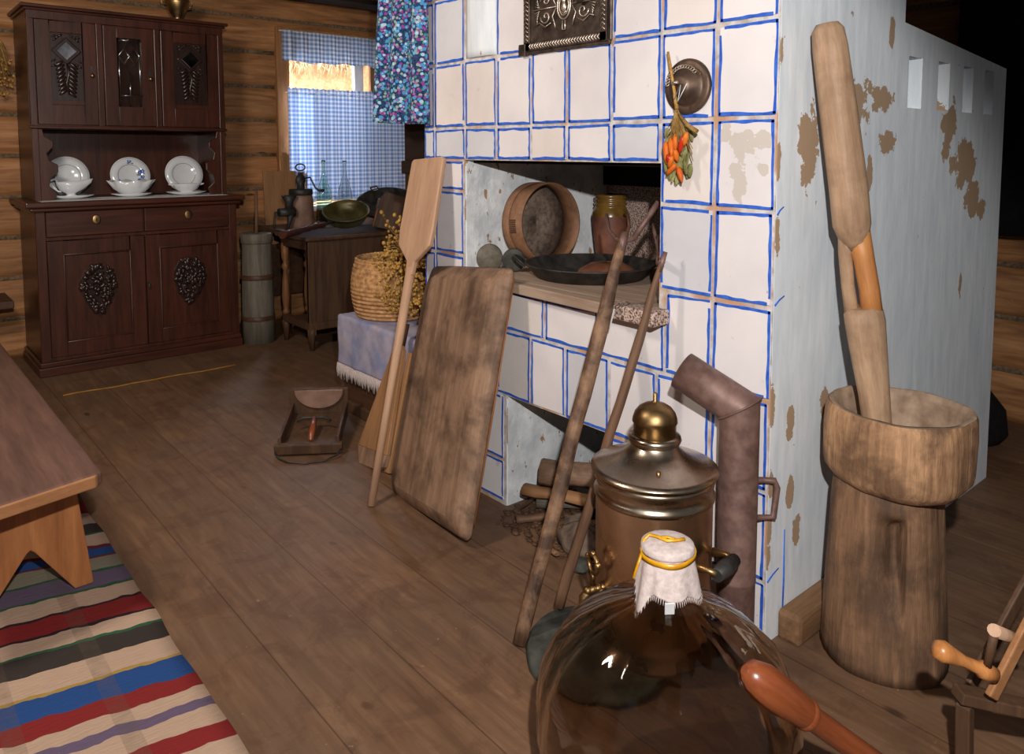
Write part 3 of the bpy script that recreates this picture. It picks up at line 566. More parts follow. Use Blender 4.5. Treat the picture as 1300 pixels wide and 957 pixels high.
for k, (a, b) in enumerate(((A+.052, MX-.004), (MX+.004, B-.052))):
    d = MB(); d.box(a, b, YF-.006, YF+.018, .832, .982); d = W_(d, 'drawer', cx_, sb, bevel=.005)
    c = ((a+b)/2, YF-.009, .925); e = MB().lathe([(.030, 0), (.030, .003), (.024, .005), (.001, .005)], seg=20, M=frame(c, (0, -1, 0), (1, 0, 0)), sx=.8)
    W_(e, 'escutcheon', M_['brass'], d).matrix_local = Matrix.Identity(4)
    W_(MB().box(c[0]-.004, c[0]+.004, YF-.0155, YF-.0125, c[2]-.012, c[2]+.010), 'keyhole', M_['iron'], d).matrix_local = Matrix.Identity(4)
    d = MB(); z0_, z1_ = .108, .808; w_ = .085
    d.box(a, a+w_, YF-.006, YF+.018, z0_, z1_); d.box(b-w_, b, YF-.006, YF+.018, z0_, z1_); d.box(a+w_, b-w_, YF-.006, YF+.018, z0_, z0_+w_); d.box(a+w_, b-w_, YF-.006, YF+.018, z1_-w_, z1_)
    d.box(a+w_-.002, b-w_+.002, YF+.008, YF+.016, z0_+w_-.002, z1_-w_+.002)
    for q in ((a+w_, z0_+w_, b-w_, z0_+w_), (a+w_, z1_-w_, b-w_, z1_-w_), (a+w_, z0_+w_, a+w_, z1_-w_), (b-w_, z0_+w_, b-w_, z1_-w_)): d.tube([(q[0], YF-.004, q[1]), (q[2], YF-.004, q[3])], .006, 6)
    d = W_(d, 'cupboard_door', cm, sb, bevel=.003)
    cc = V(((a+b)/2, YF+.008, .50)); g = MB(); rr = random.Random(k)
    g.prism([(cc.x+x*1.0, cc.z+z) for x, z in ((0, -.175), (.055, -.12), (.095, -.03), (.10, .06), (.06, .125), (0, .145), (-.06, .125), (-.10, .06), (-.095, -.03), (-.055, -.12))], cc.y-.008, cc.y, 'y')
    for i in range(110):      # carved fruit-and-leaf medallion
        t2 = rr.random()*2*PI; q = math.sqrt(rr.random()); px_, pz_ = q*.10*math.cos(t2), q*.145*math.sin(t2)
        if pz_ < 0: px_ *= 1+pz_*4.2; pz_ *= 1.15
        g.ell((0, 0, 0), (rr.uniform(.012, .026), .008, rr.uniform(.007, .014)), 8, M=T(*(cc+V((px_, -.012*(1-q)-.010, pz_)))) @ RY(rr.random()*3))
    W_(g, 'carved_medallion', cv, d).matrix_local = Matrix.Identity(4)
m = MB().tube([(MX+.012, YF-.006, .50), (MX+.012, YF-.022, .495)], .006, 8); m.ell((MX+.012, YF-.026, .485), (.008, .008, .018)); W_(m, 'door_pull', M_['iron'], sb)
# upper part
UF = 5.31; UA, UB = A+.015, B-.03
m = MB(); m.box(UA, UB, UF+.02, YB, 1.475, 2.18); m.box(UA-.0, UB, UF, UF+.02, 1.475, 1.495); m.box(UA, UB, UF, UF+.02, 2.12, 2.18)
for a in (UA, UA+.365, UA+.70, UB-.035): m.box(a, a+.035, UF, UF+.02, 1.495, 2.12)
m.box(UA, UB, YB-.02, YB, 1.045, 1.475); m.box(UA, UA+.035, UF, YB, 1.045, 1.475); m.box(UB-.035, UB, UF, YB, 1.045, 1.475)
W_(m, 'upper_carcass', cm, sb, bevel=.003)
m = MB(); m.box(UA-.03, UB+.03, UF-.03, YB, 2.18, 2.20); m.box(UA-.015, UB+.015, UF-.015, YB, 2.165, 2.18); W_(m, 'cornice', cx_, sb, bevel=.006); W_(MB().box(UA-.012, UB+.012, UF-.014, UF, 1.475, 1.492), 'lower_moulding', cx_, sb, bevel=.005)
for a, s_ in ((UA+.035, 1), (UB-.035, -1)):
    pr = [(0, 1.047), (.075, 1.047), (.085, 1.09), (.045, 1.13), (.055, 1.18), (.095, 1.215), (.095, 1.26), (.05, 1.285), (.04, 1.33), (.075, 1.37), (.075, 1.40), (.03, 1.43), (.02, 1.474), (0, 1.474)]
    q = [(a+s_*x, z) for x, z in pr]; W_(MB().prism(q if s_ > 0 else q[::-1], UF+.004, UF+.026, 'y'), 'scalloped_bracket', cm, sb, bevel=.003)
for k, (a, b) in enumerate(((UA+.038, UA+.362), (UA+.403, UA+.697), (UA+.738, UB-.038))):
    z0_, z1_ = 1.50, 2.115; w_ = .075; ib = (a+w_, b-w_); pz0, pz1 = (z0_+.12, z1_-.07)
    d = MB(); yf = UF-.006
    for q in ((a, ib[0], z0_, z1_), (ib[1], b, z0_, z1_), (ib[0], ib[1], z0_, pz0), (ib[0], ib[1], pz1, z1_)): d.box(q[0], q[1], yf, yf+.022, q[2], q[3])
    if k != 1: d.box(ib[0]-.002, ib[1]+.002, yf+.010, yf+.019, pz0-.002, pz1+.002)
    d = W_(d, 'hutch_door', cm, sb, bevel=.003); mx, hz = (a+b)/2, pz1
    def kid(mb, nm, mt, **kk): W_(mb, nm, mt, d, **kk).matrix_local = Matrix.Identity(4)
    if k == 1:
        kid(MB().box(ib[0]+.001, ib[1]-.001, yf+.012, yf+.015, pz0+.001, pz1-.001), 'glass_pane', M_['glass'])
        g = MB(); L = lambda *p: g.tube([(x, yf+.009, z) for x, z in p], .0045, 6)
        dz = pz1-.11; L((mx, dz+.095), (mx+.062, dz), (mx, dz-.095), (mx-.062, dz), (mx, dz+.095)); L((mx-.03, dz+.048), (mx+.03, dz-.048)); L((mx-.03, dz-.048), (mx+.03, dz+.048)); L((mx, dz-.095), (mx, pz0)); L((ib[0], pz0+.07), (ib[1], pz0+.07)); L((ib[0]+.012, pz1), (ib[0]+.012, pz0)); L((ib[1]-.012, pz1), (ib[1]-.012, pz0)); L((ib[0], pz1-.012), (ib[1], pz1-.012)); L((mx, dz+.095), (mx, pz1))
        kid(g, 'leaded_bars', M_['mirror'])
    else:
        dz = pz1-.105; h = .083
        kid(MB().box(ib[0]+.003, ib[1]-.003, yf+.006, yf+.0095, pz1-.40, pz1-.004), 'carved_ground', cv)
        fr = MB(); fr.prism([(mx, dz+h), (mx-h, dz), (mx, dz-h), (mx+h, dz)], yf-.002, yf+.012, 'y'); kid(fr, 'rhombus_frame', cv, bevel=.006)
        h = .056; kid(MB().prism([(mx, dz+h), (mx-h, dz), (mx, dz-h), (mx+h, dz)], yf-.006, yf-.001, 'y'), 'rhombus_mirror', M_['mirror'], bevel=.003)
        g = MB(); rr = random.Random(9+k)
        for sx_ in (-1, 1):
            for q in ((.045, .09), (.06, .075), (.064, .095), (.03, .1), (.07, -.05), (.055, -.07), (.07, -.08)): g.ell((0, 0, 0), (.014, .006, .007), 8, M=T(mx+sx_*q[0], yf+.006, dz+q[1]-.01) @ RY(sx_*.6))
        g.tube([(mx, yf+.004, dz-.07), (mx+.01, yf+.002, dz-.13), (mx-.006, yf+.002, dz-.19), (mx+.008, yf+.004, dz-.26)], .007, 6)
        for i in range(16):
            zz = dz-.075-.012*i; s2 = 1 if i % 2 else -1; g.ell((0, 0, 0), (.032, .008, .011), 8, M=T(mx+s2*.038*(1-.03*i), yf+.006, zz) @ RY(s2*.7))
        kid(g, 'carved_leaves', cv)
    kx = b-.03 if k < 2 else a+.03
    if k < 2:
        g = MB().lathe([(.007, 0), (.007, .008), (.013, .016), (.011, .024), (.001, .026)], seg=14, M=frame((kx, yf, 1.80), (0, -1, 0), (1, 0, 0))); kid(g, 'knob', M_['brass'])
        kid(MB().box(kx-.007, kx+.007, yf-.002, yf+.001, 1.82, 1.86), 'lock_plate', M_['iron'])
# china on the sideboard
TZ = 1.047
m = MB().box(A+.03, B-.06, YF-.02, 5.50, 1.0452, 1.0466); tag(m.obj('lace_runner', M_['white']), 'thin white runner laid along the sideboard top under the china', 'cloth')
def plate(px, label, r=.128, flower=False):
    c = ony(px, 218, 5.64); Mx = frame((c.x, 5.63, TZ+r*math.cos(.22)+.005), (0, -math.cos(.22), math.sin(.22)), (1, 0, 0))
    t = thing('dinner_plate', label, 'plate', M=Mx, group='white plates standing at the back of the sideboard')
    MB().lathe([(.001, .0), (r*.50, 0), (r*.62, .010), (r, .018), (r, .0215), (r*.62, .0135), (r*.52, .004), (.001, .0035)], seg=48).obj('plate_dish', M_['china'], t)
    g = MB()
    for rr_ in (r*.60, r*.93): g.tube([(rr_*math.cos(a), rr_*math.sin(a), .0138+(.0055 if rr_ > r*.8 else 0)) for a in [2*PI*i/48 for i in range(48)]], .0011, 4, closed=True)
    g.obj('rim_line', M_['grey'], t)
    if flower:
        g = MB(); g2 = MB()
        for (a, b) in ((.075, -.01), (.06, .02), (.078, .028), (-.072, -.04), (0, .098), (.055, -.035)):
            for k in range(5): g.ell((a+.009*math.cos(k*1.26), b+.009*math.sin(k*1.26), .017), (.006, .006, .0015), 6)
            for k in range(2): g2.ell((a+.018*math.cos(k*2+a*40), b-.016, .0165), (.009, .005, .0015), 6)
        g.obj('painted_flowers', M_['blue'], t); g2.obj('painted_leaves', M_['leaf'], t)
    return t
plate(84, 'white dinner plate standing on the sideboard behind the sauce boat')
plate(164, 'white plate with painted blue flowers standing behind the large bowl', .125, True)
plate(232, 'white dinner plate standing on the sideboard behind the small handled tureen')
def saucer(c, r, name, label, group, sx=1, z=TZ):
    m = MB().lathe([(.001, 0), (r*.5, 0), (r*.58, .004), (r, .020), (r, .024), (r*.56, .009), (.001, .006)], seg=40, sx=sx)
    return tag(m.obj(name, M_['china'], M=T(c[0], c[1], z)), label, 'saucer', group)
c = onz(91, 241, TZ); c = V((c.x, 5.41, 0)); XL = ony(90, 240, 5.41).x; XM = ony(167, 240, 5.40).x; XR = ony(236, 238, 5.41).x
saucer((XL, 5.41), .115, 'saucer', 'white oval saucer under the sauce boat', 'low white dishes on the sideboard', 1.1)
t = thing('sauce_boat', 'white footed sauce boat with looped handle at the left end of the sideboard', 'sauce boat', (XL, 5.41, TZ+.0085))
m = MB(); rs = []; prof = [(.040, 0), (.036, .006), (.020, .018), (.030, .026), (.060, .045), (.074, .075), (.078, .098), (.074, .098), (.068, .075), (.054, .050), (.001, .036)]
for r, z in prof:
    ring = []
    for j in range(36):
        a = 2*PI*j/36; k = 1+(.55*max(0, math.cos(a))**4)*min(1, z/.08)**2; zz = z+.016*max(0, math.cos(a))**3*(z/.1); ring.append((r*1.05*math.cos(a)*k, r*.72*math.sin(a), zz))
    rs.append(ring)
m.rings(rs); m.obj('boat_bowl', M_['china'], t)
MB().tube([(-.07, 0, .092), (-.085, 0, .115), (-.115, 0, .105), (-.112, 0, .075), (-.088, 0, .055), (-.068, 0, .038), (-.052, 0, .038)], .006, 8).obj('handle', M_['china'], t)
saucer((XM, 5.40), .105, 'plate', 'white plate under the large fluted bowl', 'low white dishes on the sideboard', 1.15)
t = thing('serving_bowl', 'large white flared bowl in the middle of the sideboard', 'bowl', (XM, 5.40, TZ+.008))
m = MB(); rs = []
for r, z in [(.055, 0), (.052, .010), (.06, .014), (.095, .045), (.125, .095), (.122, .096), (.09, .047), (.055, .02), (.001, .017)]:
    rs.append([(r*1.12*(1+.06*math.cos(8*2*PI*j/64)*(z/.1))*math.cos(2*PI*j/64), r*.95*(1+.06*math.cos(8*2*PI*j/64)*(z/.1))*math.sin(2*PI*j/64), z+.006*math.cos(8*2*PI*j/64)*(z/.1)) for j in range(64)])
m.rings(rs); m.obj('bowl_body', M_['china'], t)
saucer((XR, 5.40), .115, 'saucer', 'white saucer under the small handled tureen', 'low white dishes on the sideboard', 1.1)
t = thing('tureen', 'small low white tureen with two side handles at the right end of the sideboard', 'tureen', (XR, 5.40, TZ+.0085))
MB().lathe([(.04, 0), (.038, .01), (.07, .03), (.092, .06), (.095, .066), (.089, .066), (.065, .034), (.001, .02)], seg=40, sy=.8).obj('tureen_body', M_['china'], t)
for s_ in (-1, 1): MB().tube([(s_*.085, -.012, .056), (s_*.112, -.010, .064), (s_*.112, .010, .064), (s_*.085, .012, .056)], .005, 8).obj('handle', M_['china'], t)
c = ony(225, 12, 5.5)
t = thing('brass_pot', 'brass pot standing on top of the sideboard', 'pot', (c.x, 5.5, 2.20))
MB().lathe([(.040, 0), (.040, .008), (.028, .018), (.032, .04), (.055, .08), (.075, .13), (.078, .17), (.074, .17), (.05, .085), (.001, .05)], seg=32).obj('pot_body', M_['brass'], t)
for s_ in (-1, 1): MB().tube([(s_*.07, 0, .11), (s_*.10, 0, .12), (s_*.10, 0, .15), (s_*.075, 0, .155)], .005, 8).obj('handle', M_['brass'], t)
p0, p1 = onz(80, 503), onz(300, 464)
m = MB().tube([p0.lerp(p1, i/14)+V((0, .02*noise.noise(V((i*.4, 0, 0))), .004)) for i in range(15)], .004, 6); tag(m.obj('floor_cord', M_['yellow']), 'thin yellow cord on the floor along the front of the sideboard', 'cord')

# ------------------------------------------------------------------ LEFT BACK GROUP
t = thing('butter_churn', 'tall grey wooden churn with a hooped lid beside the sideboard', 'churn', (2.13, 5.25, 0))
MB().lathe([(.112, 0), (.108, .3), (.100, .70), (.099, .72)], seg=28, wob=.01).obj('churn_barrel', M_['grey'], t)
MB().lathe([(.104, .70), (.108, .705), (.108, .765), (.100, .77), (.001, .768)], seg=28).obj('lid', M_['grey'], t)
for z in (.16, .45): MB().lathe([(.113, z), (.1135, z+.002), (.1125, z+.03), (.109, z+.032)], seg=28).obj('hoop', M_['trunk'], t)
MB().tube([(0, 0, .76), (.012, .01, 1.07)], [.013, .010], 8).obj('dasher', M_['pole2'], t)
# window table
wt = thing('side_table', 'dark wooden table pushed against the wall below the window', 'table', (2.95, 5.55, 0))
W_(MB().box(2.33, 3.60, 5.27, 5.765, .735, .77), 'tabletop', M_['trunk'], wt, bevel=.005)
W_(MB().box(2.38, 3.55, 5.34, 5.36, .62, .735), 'apron', M_['trunk'], wt, bevel=.003)
for x in (2.39, 3.53):
    for y in (5.33, 5.72): W_(MB().tube([(x, y, 0), (x, y, .735)], [.020, .026], 8), 'leg', M_['trunk'], wt)
W_(MB().box(2.40, 3.50, 5.70, 5.72, .22, .62), 'back_panel', M_['trunk'], wt)
# washstand with turned legs
ws = thing('washstand', 'small brown washstand with a solid front, turned legs and tapered feet', 'stand', (2.62, 4.97, 0))
W_(MB().box(2.25, 3.06, 4.72, 5.22, .745, .77), 'stand_top', M_['box'], ws, bevel=.005)
W_(MB().box(2.27, 3.03, 4.745, 4.765, .19, .745), 'front_panel', M_['box'], ws, bevel=.002)
W_(MB().box(2.27, 2.32, 4.74, 4.775, .10, .745), 'corner_post', M_['box'], ws, bevel=.003)
W_(MB().box(2.275, 3.03, 4.735, 4.775, .14, .19), 'front_rail', M_['box'], ws, bevel=.003)
W_(MB().box(2.272, 2.31, 4.775, 5.17, .14, .19), 'side_rail', M_['box'], ws, bevel=.003); W_(MB().box(2.31, 3.02, 4.775, 5.17, .145, .16), 'bottom_board', M_['box'], ws)
W_(MB().box(2.272, 2.30, 4.775, 5.17, .68, .745), 'side_apron', M_['trunk'], ws, bevel=.003)
tp = [(.024, .19), (.026, .21), (.016, .23), (.022, .25), (.028, .32), (.024, .42), (.015, .50), (.024, .52), (.024, .54), (.014, .56), (.026, .60), (.026, .70)]
for x, y in ((2.292, 5.15), (2.46, 5.15), (3.0, 5.15)): W_(MB().lathe(tp, (x, y, 0), 16), 'turned_leg', M_['tleg'], ws)
for x, y in ((2.295, 4.757), (2.292, 5.15), (3.0, 4.757), (3.0, 5.15)): W_(MB().tube([(x, y, .15), (x, y, .11), (x, y, .0)], [.034, .030, .015], 4), 'foot', M_['box'], ws)
# items
t = thing('cutting_board', 'brown wooden cutting board with a handle leaning on the wall by the curtain', 'cutting board', M=frame((2.565, 5.70, .772), (0, .04, 1), (1, 0, 0)))
m = MB().prism([(-.18, 0), (.17, 0), (.175, .40), (.03, .415), (.028, .46), (.034, .53), (.012, .555), (-.012, .555), (-.034, .53), (-.028, .46), (-.03, .415), (-.185, .415)], -.009, .009, 'y'); m.obj('board', M_['tan'], t, bevel=.004)
MB().prism([(-.02, 0), (.035, 0), (.006, .40), (-.006, .40)], -.013, -.009, 'y').obj('wedge_batten', M_['tan'], t, bevel=.002)
t = thing('separator_jar', 'brown stoneware jar with an iron crank mechanism on its lid', 'jar', (2.52, 5.24+.12, .77))
MB().lathe([(.085, 0), (.090, .01), (.090, .21), (.082, .235), (.078, .25), (.001, .25)], seg=28).obj('jar_body', M_['jarw'], t)
MB().lathe([(.082, .245), (.086, .25), (.086, .285), (.08, .29), (.001, .292)], seg=28).obj('jar_lid', M_['iron'], t)
m = MB().tube([(0, 0, .29), (0, 0, .34), (0, 0, .41)], [.03, .022, .018], 10); m.ell((0, 0, .355), (.040, .022, .045), 12); m.obj('gear_housing', M_['iron'], t)
MB().tube([(.03*1.25*math.cos(a), 0, .45+.024*math.sin(a)) for a in [2*PI*i/20 for i in range(20)]], .006, 6, closed=True).obj('top_ring', M_['iron'], t)
MB().tube([(.03, -.02, .37), (.065, -.025, .375), (.075, -.03, .35), (.10, -.03, .30), (.125, -.04, .275), (.165, -.045, .275)], [.007, .007, .007, .007, .010, .012], 8).obj('crank', M_['iron'], t)
t = thing('meat_grinder', 'dark iron hand grinder clamped beside the stoneware jar', 'grinder', (2.37, 5.28, .77))
m = MB().tube([(0, 0, 0), (.02, 0, .06), (.03, 0, .12)], [.012, .014, .03], 10); m.tube([(-.06, 0, .13), (.06, 0, .13)], [.03, .036], 12); m.lathe([(.025, .13), (.03, .2), (.055, .25), (.05, .25), (.02, .18)], (.02, 0, 0), 18); m.obj('grinder_body', M_['iron'], t)
MB().tube([(-.05, 0, .13), (-.09, -.01, .135), (-.10, -.02, .06), (-.105, -.02, .02)], .007, 8).obj('crank', M_['iron'], t)
BP = [(.058, 0), (.060, .01), (.060, .20), (.055, .25), (.030, .33), (.016, .38), (.013, .43), (.013, .475), (.016, .48), (.016, .497)]
def bottle(px, mat, label, h=1.0):
    c = ony(px, 285, 5.60); pr = [(r, z*h) for r, z in BP]
    inn = [(max(r-.004, .003), max(z, .006)) for r, z in pr][::-1]; inn[0] = (inn[0][0], pr[-1][1])
    t = thing('glass_bottle', label, 'bottle', (c.x, 5.62, .77), group='glass bottles in front of the curtain')
    MB().lathe([(.0005, 0)]+pr+inn+[(.0005, .006)], seg=28, cap=False).obj('bottle_glass', mat, t)
    return t
bottle(413.5, M_['green'], 'pale green glass bottle standing in front of the gingham curtain')
bottle(440, M_['glass'], 'clear glass bottle standing in front of the gingham curtain', .99)
# long handled skillet
Mx = frame((2.70, 5.00, .835), (-.24, -.36, 1), (-.9, -.5, 0))
t = thing('brass_skillet', 'greenish brass pan with a long dark wooden handle resting on the washstand', 'pan', M=Mx)
MB().lathe([(.0005, 0), (.11, 0), (.13, .012), (.150, .055), (.165, .085), (.17, .085), (.168, .089), (.160, .088), (.144, .057), (.124, .016), (.0005, .006)], seg=40, cap=False).obj('pan_bowl', M_['olive'], t)
he = Mx.inverted() @ V((2.03, 4.60, .815)); hs = V((.155, 0, .07))
MB().tube([hs, hs.lerp(he, .25)], [.009, .010], 8).obj('ferrule', M_['iron'], t)
m = MB(); m.tube([hs.lerp(he, .2+.8*i/16) for i in range(17)], [.019+.005*math.sin(i*2.2)*(i < 7)+.006*(i > 9) for i in range(17)], 10); m.obj('handle', M_['handle'], t)
# black pan behind
cpb = ony(492, 262, 5.50)
t = thing('black_frying_pan', 'large dark oval pan propped up in front of the window', 'pan', M=frame((3.27, 5.40, .885), (-.25, -.55, 1), (1, 0, 0)))
MB().lathe([(.0005, 0), (.20, 0), (.24, .05), (.252, .052), (.252, .057), (.236, .057), (.194, .007), (.0005, .007)], (0, .0, .0), 44, cap=False, sy=.8).obj('pan_dish', M_['iron'], t)
m = MB().tube([(-.03, .19, .05), (-.03, .225, .06), (.03, .225, .06), (.03, .19, .05)], .007, 8); m.obj('handle', M_['iron'], t)
MB().box(-.02, .02, .185, .19, .03, .055).obj('paper_tag', M_['white'], t)
# wooden box
t = thing('wooden_scoop_box', 'brown wooden scoop box tipped up behind the dried flowers', 'box', M=T(2.985, 4.90, .772) @ RZ(-.45) @ RY(.22))
m = MB(); m.box(-.11, .11, -.09, .09, 0, .012); m.box(-.11, -.095, -.09, .09, 0, .20); m.box(.095, .11, -.09, .09, 0, .24); m.prism([(-.11, 0), (.11, 0), (.11, .24), (-.06, .26), (-.11, .18)], -.09, -.078, 'y'); m.prism([(-.11, 0), (.11, 0), (.11, .24), (-.06, .26), (-.11, .18)], .078, .09, 'y')
m.obj('scoop_body', M_['box'], t, bevel=.004); MB().tube([(-.12, -.09, .0), (-.115, -.09, .13)], .006, 6).obj('edge_strip', M_['pine'], t)

# trunk, runner, baskets, dried flowers
tk = thing('trunk_chest', 'dark brown wooden chest at the left end of the stove under a fringed cloth', 'chest', (2.15, 3.2, 0))
m = MB().box(1.895, 2.42, 2.80, 3.575, .03, .46); W_(m, 'chest_body', M_['trunk'], tk, bevel=.006)
m = MB().box(1.875, 2.44, 2.78, 3.595, .46, .50); W_(m, 'chest_lid', M_['trunk'], tk, bevel=.006)
m = MB().box(1.88, 2.43, 2.79, 3.585, .0, .06); W_(m, 'base_moulding', M_['box'], tk, bevel=.008)
m = MB(); m.tube([(1.888, 3.30, .30), (1.870, 3.30, .28), (1.870, 3.30, .24), (1.888, 3.30, .22)], .005, 6); W_(m, 'hasp', M_['iron'], tk)
cl = thing('fringed_runner', 'woven blue and pink runner with a knotted fringe over the chest', 'cloth', (2.15, 3.2, .5))
m = MB()
def fn(u, v):
    y = 2.84+.72*u; s_ = v*.68
    x = 2.30-s_; 
    if x > 1.868: return (x, y+.0, .5055+.002*noise.noise(V((x*20, y*20, 0))))
    d = 1.868-x; return (1.868-.006-.006*noise.noise(V((y*12, d*8, 1)))-.02*d, y, .505-d)
m.grid(fn, 60, 60); W_(m, 'woven_cloth', M_['clothb'], cl, solid=.003)
m = MB()
for i in range(64):
    y = 2.845+.71*i/63; zb = .505-(.68-(2.30-1.868)); 
    m.tube([(1.855, y, zb+.002), (1.851, y+.003*math.sin(i), zb-.03), (1.853+.004*math.sin(i*2), y+.006*math.sin(i*1.7), zb-.070-.008*math.sin(i*3))], [.0035, .0045, .003], 5)
f = W_(m, 'fringe', M_['cloth'], cl)
m = MB()
for k, (u0) in enumerate(()):
    yy = 2.84+.72*u0
    for s_ in (-1, 1): m.tube([(1.855, yy, .49), (1.853, yy+s_*.03, .45), (1.852, yy+s_*.055, .425)], [.005, .006, .003], 5)
def coil_basket(name, label, c, r, h, sy=1, rx=0):
    t = thing(name, label, 'basket', M=T(*c) @ RX(rx)); n = 15; prof = [(.001, 0)]
    def R_(z): u = z/h; return r*(.72+.42*math.sin(PI*(.18+.52*u))*1.0-.12*u)
    for i in range(n):
        for k in range(4):
            z = h*(i+k/4)/n; prof.append((R_(z)+.0045*math.sin(PI*k/4+.2), z+.002))
    prof += [(R_(h)+.004, h), (R_(h)-.012, h+.003), (R_(h)-.016, h*.9), (r*.75, .02), (.001, .015)]
    MB().lathe(prof, seg=44, sy=sy, wob=.03, cap=False).obj('basket_wall', M_['basket'], t)
    MB().tube([(R_(h)*math.cos(a)*1.0, R_(h)*math.sin(a)*sy, h) for a in [2*PI*i/40 for i in range(40)]], .009, 8, closed=True, wob=.2).obj('rim_coil', M_['basket'], t)
    return t
coil_basket('straw_basket', 'round coiled straw basket on the chest holding dried flowers', (2.095, 3.375, .508), .21, .29)
coil_basket('straw_basket', 'darker straw basket tucked behind the bread peel beside the first', (2.19, 2.965, .508), .14, .26)
t = thing('dried_flower_bunch', 'bunch of dried yellow flowers and seed heads lying on the straw basket', 'dried flowers', (2.07, 3.20, .82))
m, h = MB(), MB(); rr = random.Random(4); base = V((0, -.02, 0))
for i in range(330):
    if i < 110: d = V((rr.uniform(-.02, .22), rr.uniform(-.02, .25), rr.uniform(.02, .20))); d.y += .03
    else: d = V((rr.uniform(-.15, -.02)-.02, rr.uniform(-.24, .13), rr.uniform(-.24, .05)))
    e = base+d; mid = base+d*.5+V((-.02, 0, .03)); m.tube([base, mid, e], [.0022, .0016, .001], 4)
    for k in range(2 if i < 110 else 4): h.ell(e+V([rr.uniform(-.014, .014) for _ in range(3)]), rr.uniform(.004, .009) if i >= 110 else rr.uniform(.007, .012), 6)
m.obj('stems', M_['dry2'], t); h.obj('flower_heads', M_['dry'], t)['kind'] = 'stuff'
# floral cloth, loft platform, white box
t = thing('floral_curtain', 'dark blue cotton curtain printed with small flowers hanging at the stove corner', 'curtain', (1.80, 2.84, 1.455))
m = MB()
def fn(u, v):
    z = 1.455+1.03*v; y = 2.60+(.48-.14*v)*u; a = .018*(1.1-.5*v); return (1.785+a*math.sin(u*5*PI*1.3+.6*math.sin(u*7))-.002, y+.006*math.sin(v*4), z+(.02*u*u if v < .02 else 0))
m.grid(fn, 70, 30); W_(m, 'printed_cloth', M_['floral'], t, solid=.002)
W_(MB().tube([(1.80, 2.58, 2.49), (1.80, 3.02, 2.49)], .008, 8), 'curtain_rod', M_['iron'], t)
m = MB(); m.box(1.93, 2.65, 2.78, 3.05, 1.24, 1.30); m.box(1.93, 1.98, 2.78, 3.02, 1.30, 2.5); m.box(1.98, 2.65, 2.97, 3.02, 1.30, 2.5)
tag(m.obj('loft_partition', M_['darkwood'], bevel=.005), 'dark boarded sleeping-loft partition behind the floral curtain', 'partition')
c = ony(485, 31, 5.76); tag(MB().box(c.x-.03, c.x+.03, 5.745, 5.80, c.z-.045, c.z+.045).obj('junction_box', M_['white'], bevel=.006), 'small white electrical box on the log wall beside the floral curtain', 'electrical box')

# ------------------------------------------------------------------ BENCH AND RUG
t = thing('pine_bench', 'low wooden bench with a notched pine board leg standing on the striped rug', 'bench', (.33, 3.2, 0))
poly = [(.15, 2.265), (.475, 2.34), (.492, 2.352), (.492, 2.38), (.488, 4.30), (.15, 4.30)]
W_(MB().prism(poly, .410, .450, 'z'), 'bench_top', M_['bench'], t, bevel=.010, bseg=3)
m = MB().prism([(.15, 2.263), (.476, 2.338), (.476, 2.336), (.15, 2.261)], .412, .448, 'z'); 
m = MB().prism([(.145, 2.258), (.470, 2.331), (.479, 2.343), (.15, 2.268)], .4125, .4475, 'z'); W_(m, 'end_grain_edge', M_['pinex'], t, bevel=.004)
lg = [(.20, .408), (.20, .37), (.178, .016), (.228, .016), (.330, .165), (.341, .175), (.352, .165), (.452, .016), (.500, .016), (.503, .02), (.462, .37), (.462, .408)]
for y in (2.60, 4.05): W_(MB().prism(lg, y-.02, y+.02, 'y'), 'leg', M_['pine'], t, bevel=.003)
W_(MB().box(.30, .38, 2.62, 4.03, .345, .405), 'stretcher', M_['trunk'], t, bevel=.003)
W_(MB().box(.20, .462, 2.47, 2.58, .375, .409), 'batten', M_['trunk'], t, bevel=.003)
# rag rug: stripe colours read in order along its edge
c_ = dict(R=(134, 40, 40), W=(172, 152, 132), K=(58, 52, 48), G=(48, 92, 64), B=(38, 76, 134), P=(106, 90, 112), O=(88, 80, 56), S=(140, 132, 112), r=(110, 38, 46), Y=(170, 138, 74), C=(190, 160, 136), k=(52, 34, 40))
seq = [(1000, 'C'), (980, 'K'), (968, 'C'), (945, 'R'), (925, 'C'), (905, 'P'), (893, 'C'), (880, 'R'), (868, 'R'), (862, 'Y'), (861, 'B'), (838, 'Y'), (837, 'R'), (835, 'C'), (816, 'G'), (814, 'K'), (796, 'G'), (793, 'C'), (779, 'k'), (777, 'R'), (759, 'k'), (757, 'C'), (741, 'G'), (739, 'P'), (724, 'G'), (722, 'S'), (708, 'r'), (706, 'B'), (696, 'r'), (694, 'C'), (681, 'G'), (679, 'K'), (668, 'W'), (656, 'R'), (641, 'O'), (627, 'S')]
ANG = -.19
def edgept(y): x = 243+(y-867)*(243-95)/(867-630.); return onz(x, y)
def key(p): return -math.sin(ANG)*p.x*-1*0 + (math.sin(-ANG)*p.x+math.cos(ANG)*p.y)
st_ = [(key(edgept(y)), srgb(c_[k])) for y, k in seq]
e = st_[-1][0]; rep = [('W', .10), ('R', .05), ('K', .06), ('C', .05), ('B', .05), ('S', .05), ('P', .06), ('W', .07), ('R', .07), ('G', .02), ('C', .08), ('K', .06)]
for k, d in rep*2: e += d; st_.append((e, srgb(c_[k])))
st_.sort(key=lambda q: q[0])
M_['rug'] = mat_rug(st_, -ANG)
m = MB()
def fn(u, v):
    y = 1.35+3.4*v; x = -.35+(.955+.012*noise.noise(V((y*5, 0, 0))))*u; return (x, y+(.35-.0)*0+(-.18)*(x-.6)*0, .006+.004*noise.noise(V((x*4, y*5, 0))))
